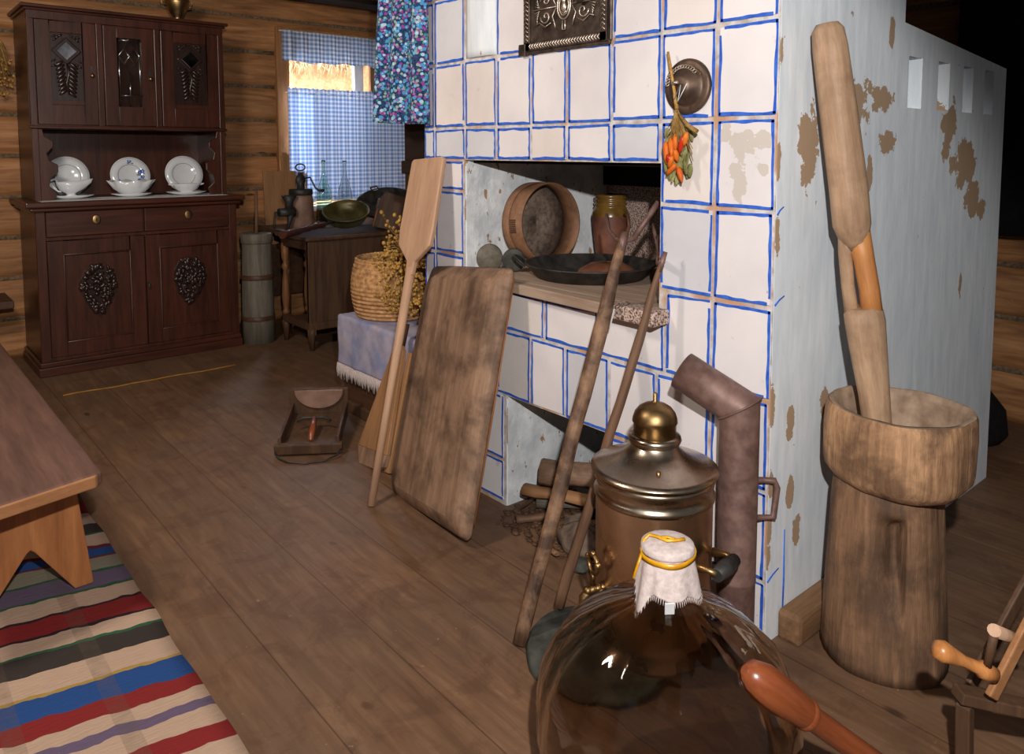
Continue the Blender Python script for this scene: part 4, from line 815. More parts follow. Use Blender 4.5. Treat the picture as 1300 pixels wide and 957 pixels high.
m.grid(fn, 20, 90); tag(m.obj('rag_rug', M_['rug'], solid=.008), 'striped rag rug in red, blue, black and cream under the bench', 'rug')

# ------------------------------------------------------------------ THINGS LEANING ON THE STOVE
def lean(bot, top, xh=(0, 1, 0)): return frame(bot, V(top)-V(bot), xh)
# bread peel
Mp = lean((1.432, 2.501, .004), (1.785, 2.605, 1.315)); L = (V((1.785, 2.605, 1.315))-V((1.432, 2.501, .004))).length
t = thing('bread_peel', 'long pale wooden bread peel with a rectangular blade leaning on the stove', 'peel', M=Mp)
MB().tube([(0, 0, 0), (0, 0, .4), (0, 0, L-.45)], [.015, .016, .020], 10, sq=1).obj('shaft', M_['peel'], t)
q = [(-.022, L-.48), (.022, L-.48), (.026, L-.425), (.105, L-.36), (.114, L-.30), (.112, L-.01), (.10, L), (-.095, L-.0), (-.108, L-.012), (-.116, L-.30), (-.110, L-.36), (-.028, L-.425)]
MB().prism(q, -.011, .011, 'y').obj('blade', M_['peel'], t, bevel=.006, bseg=3)
# kneading trough
b = V((1.525, 2.275, 0)); tt = V((1.80, 2.38, .90)); Mt = frame(b, (.255, -.0, .90), (.09, .60, 0)); Mt = frame((1.540, 2.290, .004), (.252, .064, .897), (.095, .597, 0))
t = thing('kneading_trough', 'large worn dark wooden kneading trough standing on end against the stove', 'trough', M=Mt)
m = MB(); Wd, Ht = .302, .935; rs = []
def outl(w, h0, h1, r=.05, n=7):
    pts = []
    for (cx0, cz0, a0) in ((w-r, h1-r, 0), (-w+r, h1-r, PI/2), (-w+r, h0+r, PI), (w-r, h0+r, 1.5*PI)):
        for i in range(n): a = a0+PI/2*i/(n-1); pts.append((cx0+r*math.cos(a), cz0+r*math.sin(a)))
    return pts
def ring(w, h0, h1, y, r=.05): return [(a, y, z) for a, z in outl(w, h0, h1, r)]
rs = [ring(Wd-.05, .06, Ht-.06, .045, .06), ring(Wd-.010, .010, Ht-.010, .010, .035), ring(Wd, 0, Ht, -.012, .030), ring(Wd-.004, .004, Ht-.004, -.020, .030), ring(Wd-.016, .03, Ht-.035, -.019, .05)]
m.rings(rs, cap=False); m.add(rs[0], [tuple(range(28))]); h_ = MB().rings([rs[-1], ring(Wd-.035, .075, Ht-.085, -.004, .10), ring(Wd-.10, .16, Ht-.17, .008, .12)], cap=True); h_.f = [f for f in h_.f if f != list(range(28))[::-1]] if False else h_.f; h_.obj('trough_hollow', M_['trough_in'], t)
m.obj('trough_body', M_['trough'], t)
MB().tube([(-Wd+.006, -.022, .06), (-Wd+.005, -.024, .5), (-Wd+.006, -.022, .9)], .0035, 6).obj('split_edge', M_['pine'], t)
# wooden shovel behind
Ms = frame((1.615, 2.80, .004), (.19, .055, .52), (.05, 1, 0))
t = thing('grain_shovel', 'tan wooden shovel with a dark worn foot standing between the peel and the chest', 'shovel', M=Ms)
MB().prism([(-.10, .07), (.145, .07), (.04, .50), (.0, .54), (-.045, .50)], -.008, .012, 'y').obj('blade', M_['tan'], t, bevel=.003)
MB().prism([(-.10, .07), (-.09, .02), (-.05, 0), (.10, .0), (.147, .07)], -.012, .014, 'y').obj('worn_foot', M_['trough'], t, bevel=.003)
MB().prism([(-.105, 0), (-.068, 0), (-.045, .50), (-.075, .50)], -.05, -.012, 'y').obj('side_board', M_['tan'], t, bevel=.003)
MB().tube([(0, .0, .50), (0, 0, .62)], [.02, .018], 8).obj('shaft', M_['trunk'], t)

# oven forks
def fork(bot, top, r0, r1, label, wob, tines, mat, tagp=None):
    Mq = lean(bot, top, (0, 0, 1) if 0 else (0, 1, 0)); L = (V(top)-V(bot)).length; inv = Mq.inverted()
    t = thing('oven_fork', label, 'oven fork', M=Mq, group='oven forks')
    MB().tube([(0.0022*math.sin(i*.7), .0015*math.sin(i*1.3), L*i/22) for i in range(23)], [(r0+(r1-r0)*i/22)*(1-.42*max(0, (i-17)/5)) for i in range(23)], 12, wob=wob).obj('pole', mat, t)
    m = MB(); m.tube([(0, 0, L-.03), (0, 0, L+.03)], [r1*.62, r1*.5], 10)
    for tn in tines: m.tube([inv @ V(p) for p in tn], [.0065]*(len(tn)-1)+[.005] if tn is not tines[-1] else [.009]*len(tn), 8)
    m.obj('iron_fork', M_['rust'], t)
    if tagp: MB().box(-r0*.5, r0*.5, -r1*1.25, -r1*1.18, L*tagp-.028, L*tagp+.028).obj('paper_tag', M_['white'], t)
    return t
b1, s1 = V((1.319, 1.511, .006)), onx(774, 372, 1.728)
d1 = s1-b1; top1 = b1+d1*1.165
tn = [[top1, onx(782, 303, 1.86), onx(773, 292, 1.90), onx(770, 272, 1.93)], [top1, onx(804, 303, 1.86), onx(818, 283, 1.90), onx(836, 256, 1.93)]]
fork(b1, top1, .020, .0245, 'thick dark oven fork pole with a paper tag leaning on the hearth sill', .10, tn, M_['pole'], .80)
b2, s2 = V((1.485, 1.530, .038)), onx(829, 372, 1.735)
top2 = b2+(s2-b2)*1.10
tn = [[top2, onx(838, 325, 1.90), onx(832, 300, 1.95), onx(829, 285, 1.97)], [top2, onx(836, 335, 1.90), onx(836, 300, 1.95)]]
fork(b2, top2, .0155, .0135, 'thinner oven fork pole standing just left of the metal boiler', .08, tn, M_['pole2'])

# ------------------------------------------------------------------ IN THE HEARTH
HZ = .8725
# sieve
Mq = frame((2.165, 2.285, HZ+.180), (0, -1, .06), (1, 0, 0))
t = thing('flour_sieve', 'round bent-wood flour sieve standing on edge in the hearth opening', 'sieve', M=Mq)
R0 = .165
MB().lathe([(R0, 0), (R0, -.115), (R0-.006, -.115), (R0-.006, 0)], seg=56, cap=False, closed=True).obj('hoop', M_['hoop'], t)
MB().lathe([(R0+.004, -.075), (R0+.004, -.115), (R0, -.116), (R0, -.074)], seg=56, cap=False, closed=True).obj('outer_band', M_['hoop'], t)
MB().lathe([(R0-.007, -.093), (R0-.007, -.097), (.0005, -.097), (.0005, -.093)], seg=48, cap=False, closed=True).obj('sieve_skin', M_['mesh'], t)
m = MB()
for i in range(7): m.box(-R0*math.cos(.0)-.004, -R0+.002, -.030+i*.008, -.026+i*.008, -.070+.003*(i % 2), -.035)
m.obj('stitching', M_['trunk'], t)
# discs
for (c, r, lab) in (((1.905, 2.366), .052, 'round grey wooden disc at the left end of the hearth sill'), ((1.958, 2.282), .045, 'smaller greenish round disc leaning beside the bent-wood sieve')):
    Md = frame((c[0], c[1], HZ+r+.001), (-.60, -.80, .0), (.8, -.6, 0)); m = MB().lathe([(.001, -.022), (r*.9, -.022), (r, -.014), (r, .012), (r*.93, .020), (.001, .020)], seg=28, wob=.03, cap=False); m.ell((0, 0, .020), (.008, .004, .002), 8)
    tag(m.obj('wooden_disc', M_['stone' if r < .05 else 'grey'], M=Md), lab, 'disc', 'wooden discs in the hearth')
# pan
pc = V((2.105, 2.010, HZ+.001)); t = thing('black_roasting_pan', 'wide shallow black iron pan with ring handles on the hearth sill', 'pan', pc)
MB().lathe([(.0005, 0), (.205, 0), (.243, .046), (.250, .048), (.250, .053), (.240, .053), (.200, .006), (.0005, .005)], seg=56, cap=False).obj('pan_dish', M_['iron'], t)
for s_ in (-1, 1):
    d = Rv*s_; u2 = V((-d.y, d.x, 0)); m = MB().tube([d*.245+u2*(-.045)+V((0, 0, .045)), d*.275+u2*(-.04)+V((0, 0, .07)), d*.29+V((0, 0, .078)), d*.275+u2*.04+V((0, 0, .07)), d*.245+u2*.045+V((0, 0, .045))], .006, 8); m.obj('handle', M_['iron'], t)
c = pc+Rv*.055-Fh*.055
t = tag(MB().lathe([(.118, .0), (.124, .008), (.112, .030), (.07, .050), (.0005, .058), (.0005, .050), (.05, .040), (.10, .012)], seg=40, cap=False, sy=.8).obj('shallow_clay_dish', M_['copper'], M=T(c.x, c.y, pc.z+.0065)), 'shallow brown clay dish turned over inside the black pan', 'dish')
# jar
t = thing('clay_jar', 'tall brown clay jar with an ochre glazed neck at the back of the hearth', 'jar', (2.475, 2.245, HZ))
MB().lathe([(.0005, 0), (.052, 0), (.058, .01), (.068, .08), (.077, .16), (.080, .195)], seg=36, cap=False).obj('jar_body', M_['clay'], t)
MB().lathe([(.080, .195), (.078, .21), (.068, .23), (.064, .236), (.071, .241), (.071, .246), (.063, .251), (.070, .257), (.070, .263), (.062, .268), (.069, .274), (.069, .286), (.060, .287), (.058, .24), (.07, .20), (.065, .14), (.0005, .10)], seg=36, cap=False).obj('glazed_neck', M_['glaze'], t)
MB().tube([(.0, -.078, .20), (-.012, -.108, .205), (-.014, -.118, .16), (-.008, -.09, .10), (0, -.07, .085)], .008, 8).obj('handle', M_['clay'], t)

# pepper bunch
pt = onx(850, 68, SX-.03)
t = thing('dried_pepper_bunch', 'bunch of dried orange and red peppers tied to a stick over the round vent cover', 'dried peppers', pt)
def lp(px, py, dx=0): return onx(px, py, SX-.035-dx)-pt
MB().tube([lp(848, 66), lp(852, 90, .006), (lp(856, 115, .03)), (lp(859, 138, .028))], [.0035, .0045, .0045, .006], 8, wob=.2).obj('stick', M_['dry'], t)
m = MB()
rr = random.Random(11)
for i in range(40):
    e = lp(rr.uniform(844, 880), rr.uniform(158, 205), rr.uniform(-.015, .02)); m.tube([lp(859, 136, .028), lp(859+rr.uniform(-4, 6), 150, .02), e], [.002, .0018, .0012], 5)
m.tube([lp(862, 145, .02), lp(872, 158, .03), lp(885, 167, .03)], [.005, .006, .007], 8)
m.obj('stems', M_['dry2'], t)
MB().tube([lp(856, 126, .04), lp(864, 108, .05), lp(860, 130, .045), lp(872, 106, .05)], .0016, 5).obj('tie_string', M_['white'], t)
peps = [(845, 180, 846, 208, 'o'), (851, 176, 853, 200, 'o'), (858, 170, 857, 192, 'o'), (872, 168, 868, 186, 'o'), (868, 172, 862, 196, 'r'), (853, 198, 849, 214, 'o'), (858, 208, 846, 222, 'o'), (848, 196, 852, 212, 'r'), (861, 212, 866, 232, 'o'), (857, 190, 860, 206, 'o')]
for a, b_, c2_, d2, k in peps:
    p, q2 = lp(a, b_, .02+rr.uniform(-.01, .02)), lp(c2_, d2, .015+rr.uniform(-.01, .015)); MB().tube([p, p.lerp(q2, .3), p.lerp(q2, .7), q2], [.005, .009, .007, .0015], 8, wob=.25).obj('pepper', M_['pep' if k == 'r' else 'pepo'], t)
m = MB()
for i in range(58):
    p = lp(rr.uniform(846, 880), rr.uniform(158, 214), rr.uniform(-.016, .006)); q2 = p+V((rr.uniform(-.008, .008), rr.uniform(-.012, .012), -rr.uniform(.03, .055))); w = V((0, rr.uniform(.006, .011), 0)); x_ = V((rr.uniform(-.006, .006), 0, 0)); md = p.lerp(q2, .5)
    m.ell((0, 0, 0), (w.y, .0018, (q2-p).length*.5), 8, M=frame(md, p-q2, V((rr.uniform(-.5, .5), 1, 0))))
m.obj('leaves', M_['leaf'], t)

# ------------------------------------------------------------------ LOWER RECESS: firewood and rubble
def billet(a, b, r, mat, label, sq=.7, seg=7, name='firewood_log'):
    a, b = V(a), V(b); Mq = frame(a, b-a, (0, 0, 1)); L = (b-a).length
    return tag(MB().tube([(0, 0, L*i/8) for i in range(9)], [r*(1+.06*math.sin(i*2.1)) for i in range(9)], seg, sq=sq, wob=.3).obj(name, mat, M=Mq), label, 'firewood', 'firewood in the lower recess')
billet((1.93, 2.09, .135), (2.23, 1.68, .125), .055, M_['trough'], 'thick dark billet lying on top in the lower recess of the stove', .95)
billet((1.86, 2.11, .078), (2.06, 1.70, .082), .030, M_['tan'], 'split tan billet sticking out of the lower recess of the stove', .75)
billet((1.90, 2.08, .030), (2.20, 1.75, .034), .030, M_['grey'], 'grey billet at the bottom of the lower recess', .9)
billet((1.76, 1.90, .016), (1.93, 2.02, .020), .012, M_['pole2'], 'thin grey stick lying across the mouth of the lower recess', .8, 6, 'stick')
billet((1.72, 1.86, .018), (1.70, 1.76, .024), .014, M_['boxy'], 'short wood chip lying in front of the rubble', .6, 5, 'wood_chip')
billet((1.76, 2.04, .018), (1.90, 1.96, .022), .018, M_['pole2'], 'short barked stick leaning among the rubble', .8, 6, 'stick')
billet((1.80, 2.10, .012), (1.97, 2.13, .016), .010, M_['box'], 'dark splinter of wood at the left corner of the lower recess', .7, 5, 'wood_chip')
billet((2.02, 1.90, .16+.05), (2.20, 1.72, .17+.05), .030, M_['grey'], 'small grey offcut lying on the thick dark billet', .8)
def rock(c, r, mat, label, sd):
    m = MB(); m.ell((0, 0, 0), (1, 1, 1), 18); q = []
    for v in m.v: v = V(v); n_ = 1+.35*noise.noise(v*1.3+V((sd, 0, 0)))+.1*noise.noise(v*4+V((0, sd, 0))); q.append((v.x*r[0]*n_, v.y*r[1]*n_, max(v.z*r[2]*n_, -r[2]*.75)))
    m.v = q; tag(m.obj('rubble_stone', mat, M=T(c[0], c[1], r[2]*.75+(c[2] if len(c) > 2 else 0))), label, 'stone', 'rubble in front of the lower recess')
rock((1.80, 1.75), (.062, .075, .055), M_['rock'], 'pale rounded stone in front of the firewood', 1); rock((1.87, 1.84), (.05, .05, .04), M_['rock'], 'small stone beside the pale rounded stone', 5); rock((1.93, 1.73, .05), (.05, .05, .045), M_['stone'], 'brownish stone under the dark billet', 9); rock((1.72, 1.68), (.035, .04, .02), M_['stone'], 'flat grey stone chip nearest the oven fork', 13)
m = MB(); rr = random.Random(2)
for i in range(520):
    a = (1.70+rr.random()**.8*.42, 1.66+rr.random()*.48); s_ = rr.uniform(.003, .014); m.ell((a[0], a[1], s_*.5), (s_, s_*rr.uniform(.6, 1.6), s_*.5), 6)
tag(m.obj('plaster_crumbs', M_['box']), 'scattered crumbs of plaster and bark on the floor by the lower recess', 'debris', kind='stuff')

# stone slab, boiler
m = MB(); m.lathe([(.0005, 0), (.190, 0), (.200, .012), (.190, .026), (.0005, .028)], seg=40, wob=.08, cap=False)
tag(m.obj('stone_slab', M_['stone'], M=T(1.455, 1.345, 0)), 'rough round grey stone slab lying under the metal boiler', 'stone slab')
BZ = .028; t = thing('metal_boiler', 'tarnished nickel urn with a wide domed lid and brass knob beside the stove pipe', 'urn', (1.566, 1.257, BZ))
nk = M_['nickel2']
MB().lathe([(.0005, 0), (.135, 0), (.14, .012), (.132, .03), (.150, .055), (.152, .07), (.152, .395), (.1525, .42)], seg=56, cap=False).obj('urn_body', nk, t)
MB().lathe([(.1525, .418), (.157, .422), (.158, .430), (.154, .435), (.151, .440), (.151, .462), (.157, .468), (.157, .476), (.153, .480), (.140, .484)], seg=56, cap=False).obj('rim_band', M_['nickel'], t)
MB().lathe([(.150, .482), (.166, .488), (.166, .494), (.150, .500), (.115, .515), (.082, .532), (.066, .546), (.060, .556), (.058, .560)], seg=56, cap=False).obj('lid', M_['nickel'], t)
MB().lathe([(.058, .556), (.066, .559), (.070, .568), (.067, .577), (.058, .581), (.050, .582)], seg=40, cap=False).obj('lid_collar', M_['nickel'], t)
MB().lathe([(.050, .578), (.0555, .580), (.0555, .610), (.059, .613), (.058, .622), (.053, .637), (.043, .650), (.028, .659), (.012, .663), (.006, .668), (.006, .688), (.0005, .691)], seg=40, cap=False).obj('brass_knob', M_['brass'], t)
m = MB(); d = -Fh*.11-Rv*.01; MB().tube([d+V((0, 0, .500)), d*1.02+V((0, 0, .524))], .006, 8).obj('steam_pin', M_['brass'], t)
for s_ in (1,):
    d = (Rv*.75-Fh*.66).normalized(); u2 = V((-d.y, d.x, 0)); z = .29
    for k in (-1, 1): MB().tube([d*.148+u2*k*.048+V((0, 0, z)), d*.185+u2*k*.050+V((0, 0, z+.006)), d*.205+u2*k*.045+V((0, 0, z+.002))], [.012, .007, .010], 10).obj('handle_bracket', M_['brass'], t)
    MB().tube([d*.207+u2*(-.05)+V((0, 0, z)), d*.207+V((0, 0, z)), d*.207+u2*.05+V((0, 0, z))], [.016, .022, .016], 12).obj('handle_grip', M_['iron'], t)
d = (-Rv*.93-Fh*.36).normalized(); z = .19
m = MB(); m.tube([d*.14+V((0, 0, z)), d*.185+V((0, 0, z)), d*.205+V((0, 0, z-.015)), d*.208+V((0, 0, z-.045))], [.016, .013, .012, .010], 12)
for k in range(4): m.ell(tuple(d*(.150+.014*k)+V((0, 0, z))), .0165-.001*k, 10)
m.obj('spout_tap', M_['brass'], t)
u2 = V((-d.y, d.x, 0)); c = d*.178+V((0, 0, z+.012))
m = MB(); m.tube([c, c+V((0, 0, .035))], [.007, .006], 8); m.tube([c+V((0, 0, .058))+u2*.026*math.cos(a)+V((0, 0, .024*math.sin(a))) for a in [2*PI*i/18 for i in range(18)]], .0055, 8, closed=True)
for a in (.3, 1.57, 2.8): m.ell(tuple(c+V((0, 0, .058))+u2*.028*math.cos(a)+V((0, 0, .026*math.sin(a)))), .009, 8)
m.obj('tap_key', M_['brass'], t)

# pipe
pb = V((1.764, 1.132, 0)); t = thing('stove_pipe', 'rusty brown elbow stovepipe with a side handle standing at the stove corner', 'pipe', pb)
MB().lathe([(.0505, 0), (.051, .19), (.0525, .193), (.0525, .199), (.052, .20), (.0525, .62)], seg=36, cap=False).obj('lower_sleeve', M_['rust'], t)
e0 = V((0, 0, .665)); 
# mitred elbow: both tubes end on one mitre plane
dirv = V((-.05, .175, .086)).normalized(); mn = (dirv+V((0, 0, 1))).normalized(); 
def cyl(m, c, d, h0_, r, L0, seg=36):
    # points on a tube of direction d cut by the plane through e0 with normal mn
    a = d.cross(V((1, 0, 0))).normalized() if abs(d.x) < .9 else d.cross(V((0, 1, 0))).normalized(); b = d.cross(a)
    r1, r2 = [], []
    mm = mn
    for j in range(seg):
        o_ = (a*math.cos(2*PI*j/seg)+b*math.sin(2*PI*j/seg))*r; s_ = -(o_.dot(mm))/(d.dot(mm)); r1.append(c+o_+d*s_); r2.append(c+o_+d*L0)
    return r1, r2
mit = (dirv+V((0, 0, 1))).normalized()
r1, r2 = cyl(None, e0, V((0, 0, 1)), 0, .0525, -.05); m = MB().rings([r2, r1], cap=False); m.obj('pipe_neck', M_['rust'], t)
mrad = .0535
a_, b__ = cyl(None, e0, dirv, 0, mrad, .180); ins = [e0+dirv*.178+(p-(e0+dirv*.180))*.94 for p in b__]
m = MB().rings([a_, [a_[i].lerp(b__[i], .5) for i in range(36)], b__, ins, [p-dirv*.15 for p in ins]], cap=False); m.obj('pipe_elbow', M_['rust'], t, )
m = MB().tube([p+ (p-e0)*.03 for p in a_], .003, 6, closed=True); m.obj('elbow_seam', M_['rust'], t)
d = (Rv*.9-Fh*.1).normalized(); z = .47
m = MB(); m.tube([d*.050+V((0, 0, z)), d*.095+V((0, 0, z)), d*.102+V((0, 0, z-.02)), d*.095+V((0, 0, z-.10)), d*.050+V((0, 0, z-.105))], .009, 8); m.obj('handle', M_['rust'], t)

# demijohn
dc = V((1.172, .905, 0)); t = thing('glass_demijohn', 'big clear glass demijohn, its mouth covered by a tied linen cloth', 'demijohn', dc)
pr = [(.0005, .012), (.10, .004), (.16, .0), (.20, .03), (.235, .10), (.252, .18), (.254, .25), (.244, .31), (.215, .37), (.170, .415), (.120, .448), (.078, .466), (.052, .482), (.040, .50), (.037, .54), (.037, .568), (.043, .572), (.043, .584), (.036, .586)]
inn = [(max(r-.005, .0005), z) for r, z in pr[:-3]][::-1]; inn = [(.033, .585)]+[(r, z-.003 if .30 < z < .5 else (z+.006 if z < .05 else z)) for r, z in inn]
m = MB().lathe(pr+inn, seg=144, cap=False, wob=.012)
for i_, p_ in enumerate(m.v):
    a_ = math.atan2(p_[1], p_[0]); z_ = p_[2]; g_ = max(0, min(1, (z_-.12)/.2))*max(0, min(1, (.50-z_)/.06)); k_ = 1+g_*(.016*math.sin(11*a_+5*z_)+.010*math.sin(23*a_+2*math.sin(3*a_))); m.v[i_] = (p_[0]*k_, p_[1]*k_, z_)
m; m.obj('glass_body', M_['demi'], t)
cc = V((0, 0, .620)); m = MB()
AL, AR = math.atan2((-Rv-Fh*.45).y, (-Rv-Fh*.45).x), math.atan2((Rv-Fh*.55).y, (Rv-Fh*.55).x)
def fn(u, v):
    a = 2*PI*u; fo = .5+.5*math.sin(a*9+1.5*math.sin(a*2)); dl = (a-AL+PI) % (2*PI)-PI; dr = (a-AR+PI) % (2*PI)-PI
    tl = math.exp(-(dl/.34)**2)+.55*math.exp(-(dr/.42)**2)+.5*math.exp(-(((a-(AL+AR)/2) % (2*PI)-PI)/.8)**2)
    if v < .35: r = .050*v/.35; return (r*math.cos(a), r*math.sin(a), .592-.006*(v/.35)**4+.0015*math.sin(a*5)*v)
    if v < .45: k = (v-.35)/.10; r = .050+.003*k; return (r*math.cos(a), r*math.sin(a), .586-.014*k)
    k = (v-.45)/.55; r = .047+(.006*fo+.004+.016*tl)*k**.8; z = .572-.012*k-(.024+.072*tl)*k+.004*noise.noise(V((a*4, 0, 0)))*k; return (r*math.cos(a), r*math.sin(a), z)
m.grid(fn, 120, 40); m.obj('linen_cover', M_['cloth'], t, solid=.0018)
m = MB()
for i in range(90):
    a = 2*PI*i/90; p = V(fn(i/90, 1)); m.tube([p, p+V((.003*math.cos(a), .003*math.sin(a), -.009))], [.0011, .0006], 4)
m.obj('frayed_hem', M_['cloth'], t)
m = MB(); n_ = 48; rs = []
for i in range(n_):
    a = 2*PI*i/n_; r = .0515+.001*math.sin(5*a); z = .571+.005*math.sin(a+1); rs.append([(r*math.cos(a), r*math.sin(a), z-.005), ((r+.0025)*math.cos(a), (r+.0025)*math.sin(a), z-.005), ((r+.0025)*math.cos(a), (r+.0025)*math.sin(a), z+.005), (r*math.cos(a), r*math.sin(a), z+.005)])
m.rings(rs, closed=True); 
def bow(pts): m.tube([Rv*a+(-Fh)*b+V((0, 0, c)) for a, b, c in pts], [.0035]*len(pts), 6, sq=.5)
bow([(-.052, .01, .574), (-.046, -.004, .590), (-.034, -.012, .597), (-.018, .0, .598), (-.004, .014, .598), (.016, .012, .598), (.032, .008, .598)]); bow([(-.014, .004, .600), (.0, .006, .601), (.012, .012, .600)]); bow([(-.052, .01, .570), (-.060, .016, .553), (-.070, .024, .528)])
m.obj('gold_ribbon', M_['ribbon'], t)
d = (-Fh+Rv*(-.12)).normalized(); MB().box(-.009, .009, -.001, .001, -.014, .014, M=T(*(d*.066+V((0, 0, .492)))) @ frame((0, 0, 0), (-.25, -.2, .9), Rv)).obj('paper_tag', M_['white'], t)

# wooden club leaning on the demijohn
a0 = V((1.425, .775, .42)); 
tipp = EC+ray(938, 842).normalized()*1; 
dd = ray(945, 850); P1 = EC+dd*(1.31/ (dd.dot(Fh))); dd = ray(1085, 950); P0 = EC+dd*(1.36/dd.dot(Fh))
P0 = onz(1130, 985, .03) if False else P0
ax = (P0-P1).normalized(); Lc = .62; gnd = P1+ax*((.03-P1.z)/ax.z)
t = thing('wooden_club', 'polished reddish wooden club leaning against the shoulder of the demijohn', 'club', M=frame(gnd, P1-gnd, Rv)); Lc = (P1-gnd).length
MB().tube([(0, 0, Lc*i/10) for i in range(8)]+[(0, 0, Lc-.17), (0, 0, Lc-.10), (0, 0, Lc-.05), (0, 0, Lc-.015), (0, 0, Lc)], [.022]*8+[.026, .034, .035, .026, .008], 20).obj('club_body', M_['gourd'], t)
MB().lathe([(.0265, Lc-.172), (.029, Lc-.166), (.029, Lc-.160), (.0265, Lc-.155)], seg=20, cap=False).obj('turned_ring', M_['gourd'], t)

# ------------------------------------------------------------------ MORTAR AND PESTLE
mc = V((2.055, .862, 0)); t = thing('wooden_mortar', 'tall hewn log mortar with a wide bowl standing by the stove side', 'mortar', mc)
def mor(prof, name, mat, wob, seg=72, slot=False, **k):
    m = MB(); rs = []; ox, oy = (Rv.x*.024, Rv.y*.024) if 'bowl' in name else (0, 0)
    for r, z in prof:
        ring_ = []
        for j in range(seg):
            a = 2*PI*j/seg; n_ = 1+wob*noise.noise(V((math.cos(a)*1.4, math.sin(a)*1.4, z*1.2)))+.012*noise.noise(V((math.cos(a)*7, math.sin(a)*7, z*.8)))+.02*wob*10*.3*math.cos(5*a)
            rr_ = r*n_
            if slot:
                an = math.atan2(-mc.y, -mc.x)+.16; da = (a-an+PI) % (2*PI)-PI; zz = min(1, max(0, (z-.16)/.16))*min(1, max(0, (.435-z)/.04))
                w_ = (math.exp(-(da/.15)**10) if da > 0 else math.exp(-(da/.24)**2)); rr_ -= .062*w_*zz*(1 if da > 0 else .95)
            ring_.append((ox+rr_*math.cos(a), oy+rr_*math.sin(a), z+.006*noise.noise(V((math.cos(a)*2, math.sin(a)*2, 4+z)))*(z > .02)))
        rs.append(ring_)
    return m.rings(rs, cap=False).obj(name, mat, t, **k)
zs = [0, .03, .06, .09, .11, .13, .15, .17, .20, .23, .26, .29, .32, .35, .375, .39, .40, .407, .414, .421, .428, .44, .45]
mor([(.0005, 0)]+[(.156-.022*(z/.45), z) for z in zs]+[(.130, .48), (.11, .49)], 'mortar_foot', M_['mortar2'], .07, 288, True)
mor([(.11, .470), (.142, .474), (.160, .484), (.176, .505), (.180, .525), (.181, .57), (.182, .62), (.179, .665), (.173, .678)], 'mortar_bowl', M_['mortar'], .07, 96)
mor([(.173, .678), (.160, .678), (.152, .660), (.145, .60), (.12, .54), (.06, .50), (.0005, .49)], 'bowl_hollow', M_['mortar_in'], .05)
bp = V((2.055, .885, .530)); tpz = ony(1052, 45, 1.015)
Mq = frame(bp, tpz-bp, Rv); L = (tpz-bp).length
t = thing('wooden_pestle', 'long thick ash-wood pestle with a slotted grip standing in the mortar', 'pestle', M=Mq)
def pix(P): v = V(P)-EC; return CY-FPX*v.dot(Uv)/v.dot(Fv)
def um(py): return min(((abs(pix(bp+(tpz-bp)*(k/400))-py), k/400) for k in range(440)))[1]*L
MB().tube([(0, 0, 0), (0, 0, .02), (.0, 0, um(500)), (.002, 0, um(440)), (.002, 0, um(408)), (0, 0, um(396)), (0, 0, um(390))], [.026, .034, .040, .047, .052, .050, .038], 20, wob=.12).obj('lower_head', M_['pestle'], t)
MB().tube([(-.024, .012, um(402)), (-.026, .012, um(360)), (-.024, .01, um(320)), (-.014, .0, um(290))], [.020, .017, .018, .024], 10, wob=.1).obj('grip_bar', M_['pestle'], t)
MB().tube([(.018, -.008, um(404)), (.020, -.008, um(370)), (.016, -.006, um(330)), (.008, -.004, um(288))], [.029, .026, .027, .034], 12, wob=.06).obj('grip_bar', M_['pestle2'], t)
MB().tube([(0, 0, um(318)), (0, 0, um(306)), (0, 0, um(285)), (.002, 0, um(240)), (0, 0, um(150)), (0, 0, um(60)), (0, 0, um(38)), (0, 0, um(30)), (0, 0, um(28))], [.018, .036, .048, .049, .047, .044, .040, .028, .006], 20, wob=.08).obj('upper_shaft', M_['pestle'], t)

# ------------------------------------------------------------------ FAR RIGHT
m = MB().tube([(3.92, 1.27, 0), (3.92, 1.27, .05), (3.92, 1.27, .15), (3.90, 1.29, .25), (3.88, 1.30, .34)], [.10, .13, .12, .08, .02], 14, wob=.35)
tag(m.obj('black_sack', M_['black']), 'black cloth sack on the floor beyond the far end of the stove', 'sack')
t = thing('black_coat_and_shade', 'long black coat on the log wall beyond the stove, widened over shaded logs', 'coat', (4.2, 1.0, .93)); m = MB()
def fn(u, v): y = 1.50-1.0*u; z = .945+1.5*v; return (4.16+.02*math.sin(u*17+v)-.03*(1-v), y, z)  # cloth reaches past the coat to darken logs that only lie in shade
m.grid(fn, 50, 14); W_(m, 'coat_and_shade_cloth', M_['black'], t, solid=.006); W_(MB().tube([(4.27, .70, 2.31), (4.14, .70, 2.30), (4.13, .70, 2.33)], .008, 8), 'hook', M_['iron'], t)
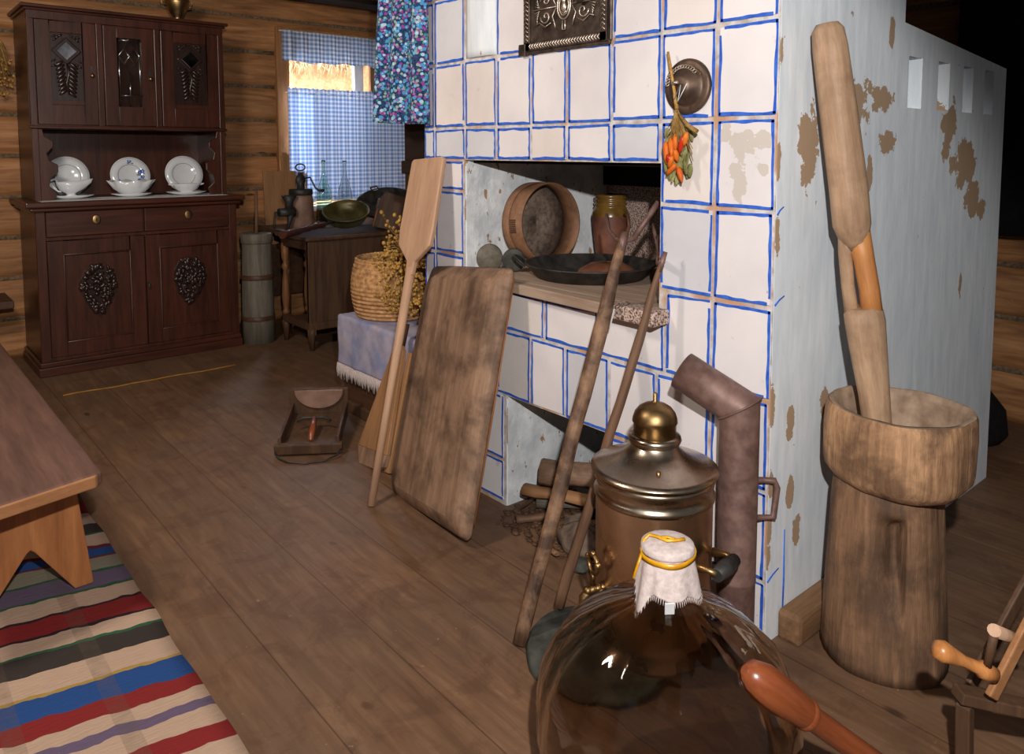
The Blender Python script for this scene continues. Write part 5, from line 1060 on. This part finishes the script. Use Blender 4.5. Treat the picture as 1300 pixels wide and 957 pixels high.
# crank machine (spinning stand)
gp = lambda px, py, d: EC+ray(px, py)*(d/ray(px, py).dot(Fh))
t = thing('crank_winder', 'wooden hand winder with slanting rails and a turned handle at the right edge', 'winder', (1.85, .42, 0))
a, b = gp(1186, 822, 1.45), gp(1252, 852, 1.45); m = MB(); Mh = frame(b, a-b, (0, 0, 1)); Lh = (a-b).length
W_(MB().lathe([(.014, -.02), (.017, 0), (.017, .012), (.012, .02), (.011, .05), (.018, Lh*.72), (.021, Lh*.85), (.016, Lh*.97), (.0005, Lh)], seg=20, M=Mh), 'turned_handle', M_['turned'], t)
def bar(p, q, w, h, mat, nm):
    Mz = frame(p, q-p, (0, 0, 1)); Lz = (q-p).length; W_(MB().box(-h, h, -w, w, 0, Lz, M=Mz), nm, mat, t, bevel=.003)
def G(px, py, d=1.45): return gp(px, py, d)
bar(G(1232, 870, 1.52), G(1318, 712, 1.62), .006, .016, M_['box'], 'outer_rail'); bar(G(1258, 885, 1.46), G(1330, 745, 1.5), .007, .013, M_['pinex'], 'inner_rail')
W_(MB().tube([G(1262, 800, 1.42), G(1300, 815, 1.62)], .012, 12), 'axle_peg', M_['peel'], t); bar(G(1215, 880, 1.50), G(1330, 905, 1.5), .02, .012, M_['box'], 'cross_rail')
W_(MB().tube([G(1252, 852, 1.45), G(1262, 806, 1.42)], .008, 8), 'crank_arm', M_['box'], t)
for px in (1225, 1325): g_ = G(px, 892, 1.5); f_ = V((g_.x+.02, g_.y, 0)); bar(f_, g_, .014, .014, M_['box'], 'leg')

# dustpan-like scoop on the floor
sc = thing('wooden_dust_scoop', 'small brown wooden scoop with curved iron blade and short red handle on the floor', 'scoop', M=frame((1.57, 3.25, .036), (0, 0, 1), (.82, -.57, 0)) @ RX(.14) @ Matrix.Scale(.92, 4))
m = MB(); m.box(-.145, .145, -.17, .20, 0, .012); m.box(-.145, -.130, -.17, .20, .012, .075); m.box(.130, .145, -.17, .20, .012, .075); m.obj('tray', M_['box'], sc, bevel=.003)
m = MB().prism([(-.15, .0), (.15, 0), (.15, .15), (-.15, .15)], .20, .215, 'y'); m.obj('back_board', M_['box'], sc, bevel=.003)
pts = [(-.125, .145)]+[(.125*math.cos(a), .145-.10*math.sin(a)) for a in [PI-PI*i/14 for i in range(15)]]
MB().prism(pts[1:], .185, .199, 'y').obj('curved_insert', M_['jarw'], sc, bevel=.002)
MB().box(-.16, .16, -.20, -.17, .0, .05).obj('front_rail', M_['box'], sc, bevel=.004)
MB().tube([(-.085, .0, .07), (-.05, .01, .085), (0, .015, .080), (.05, .01, .085), (.085, .0, .07)], .006, 8).obj('iron_blade', M_['iron'], sc)
MB().tube([(0, .012, .078), (0, -.06, .055), (0, -.13, .03)], [.014, .017, .012], 10).obj('handle', M_['gourd'], sc)
MB().tube([(-.155, -.198, .022), (-.14, -.235, .012), (-.09, -.275, .008), (0, -.295, .007), (.09, -.275, .008), (.14, -.235, .012), (.155, -.198, .022)], .004, 8).obj('wire_bow', M_['iron'], sc)
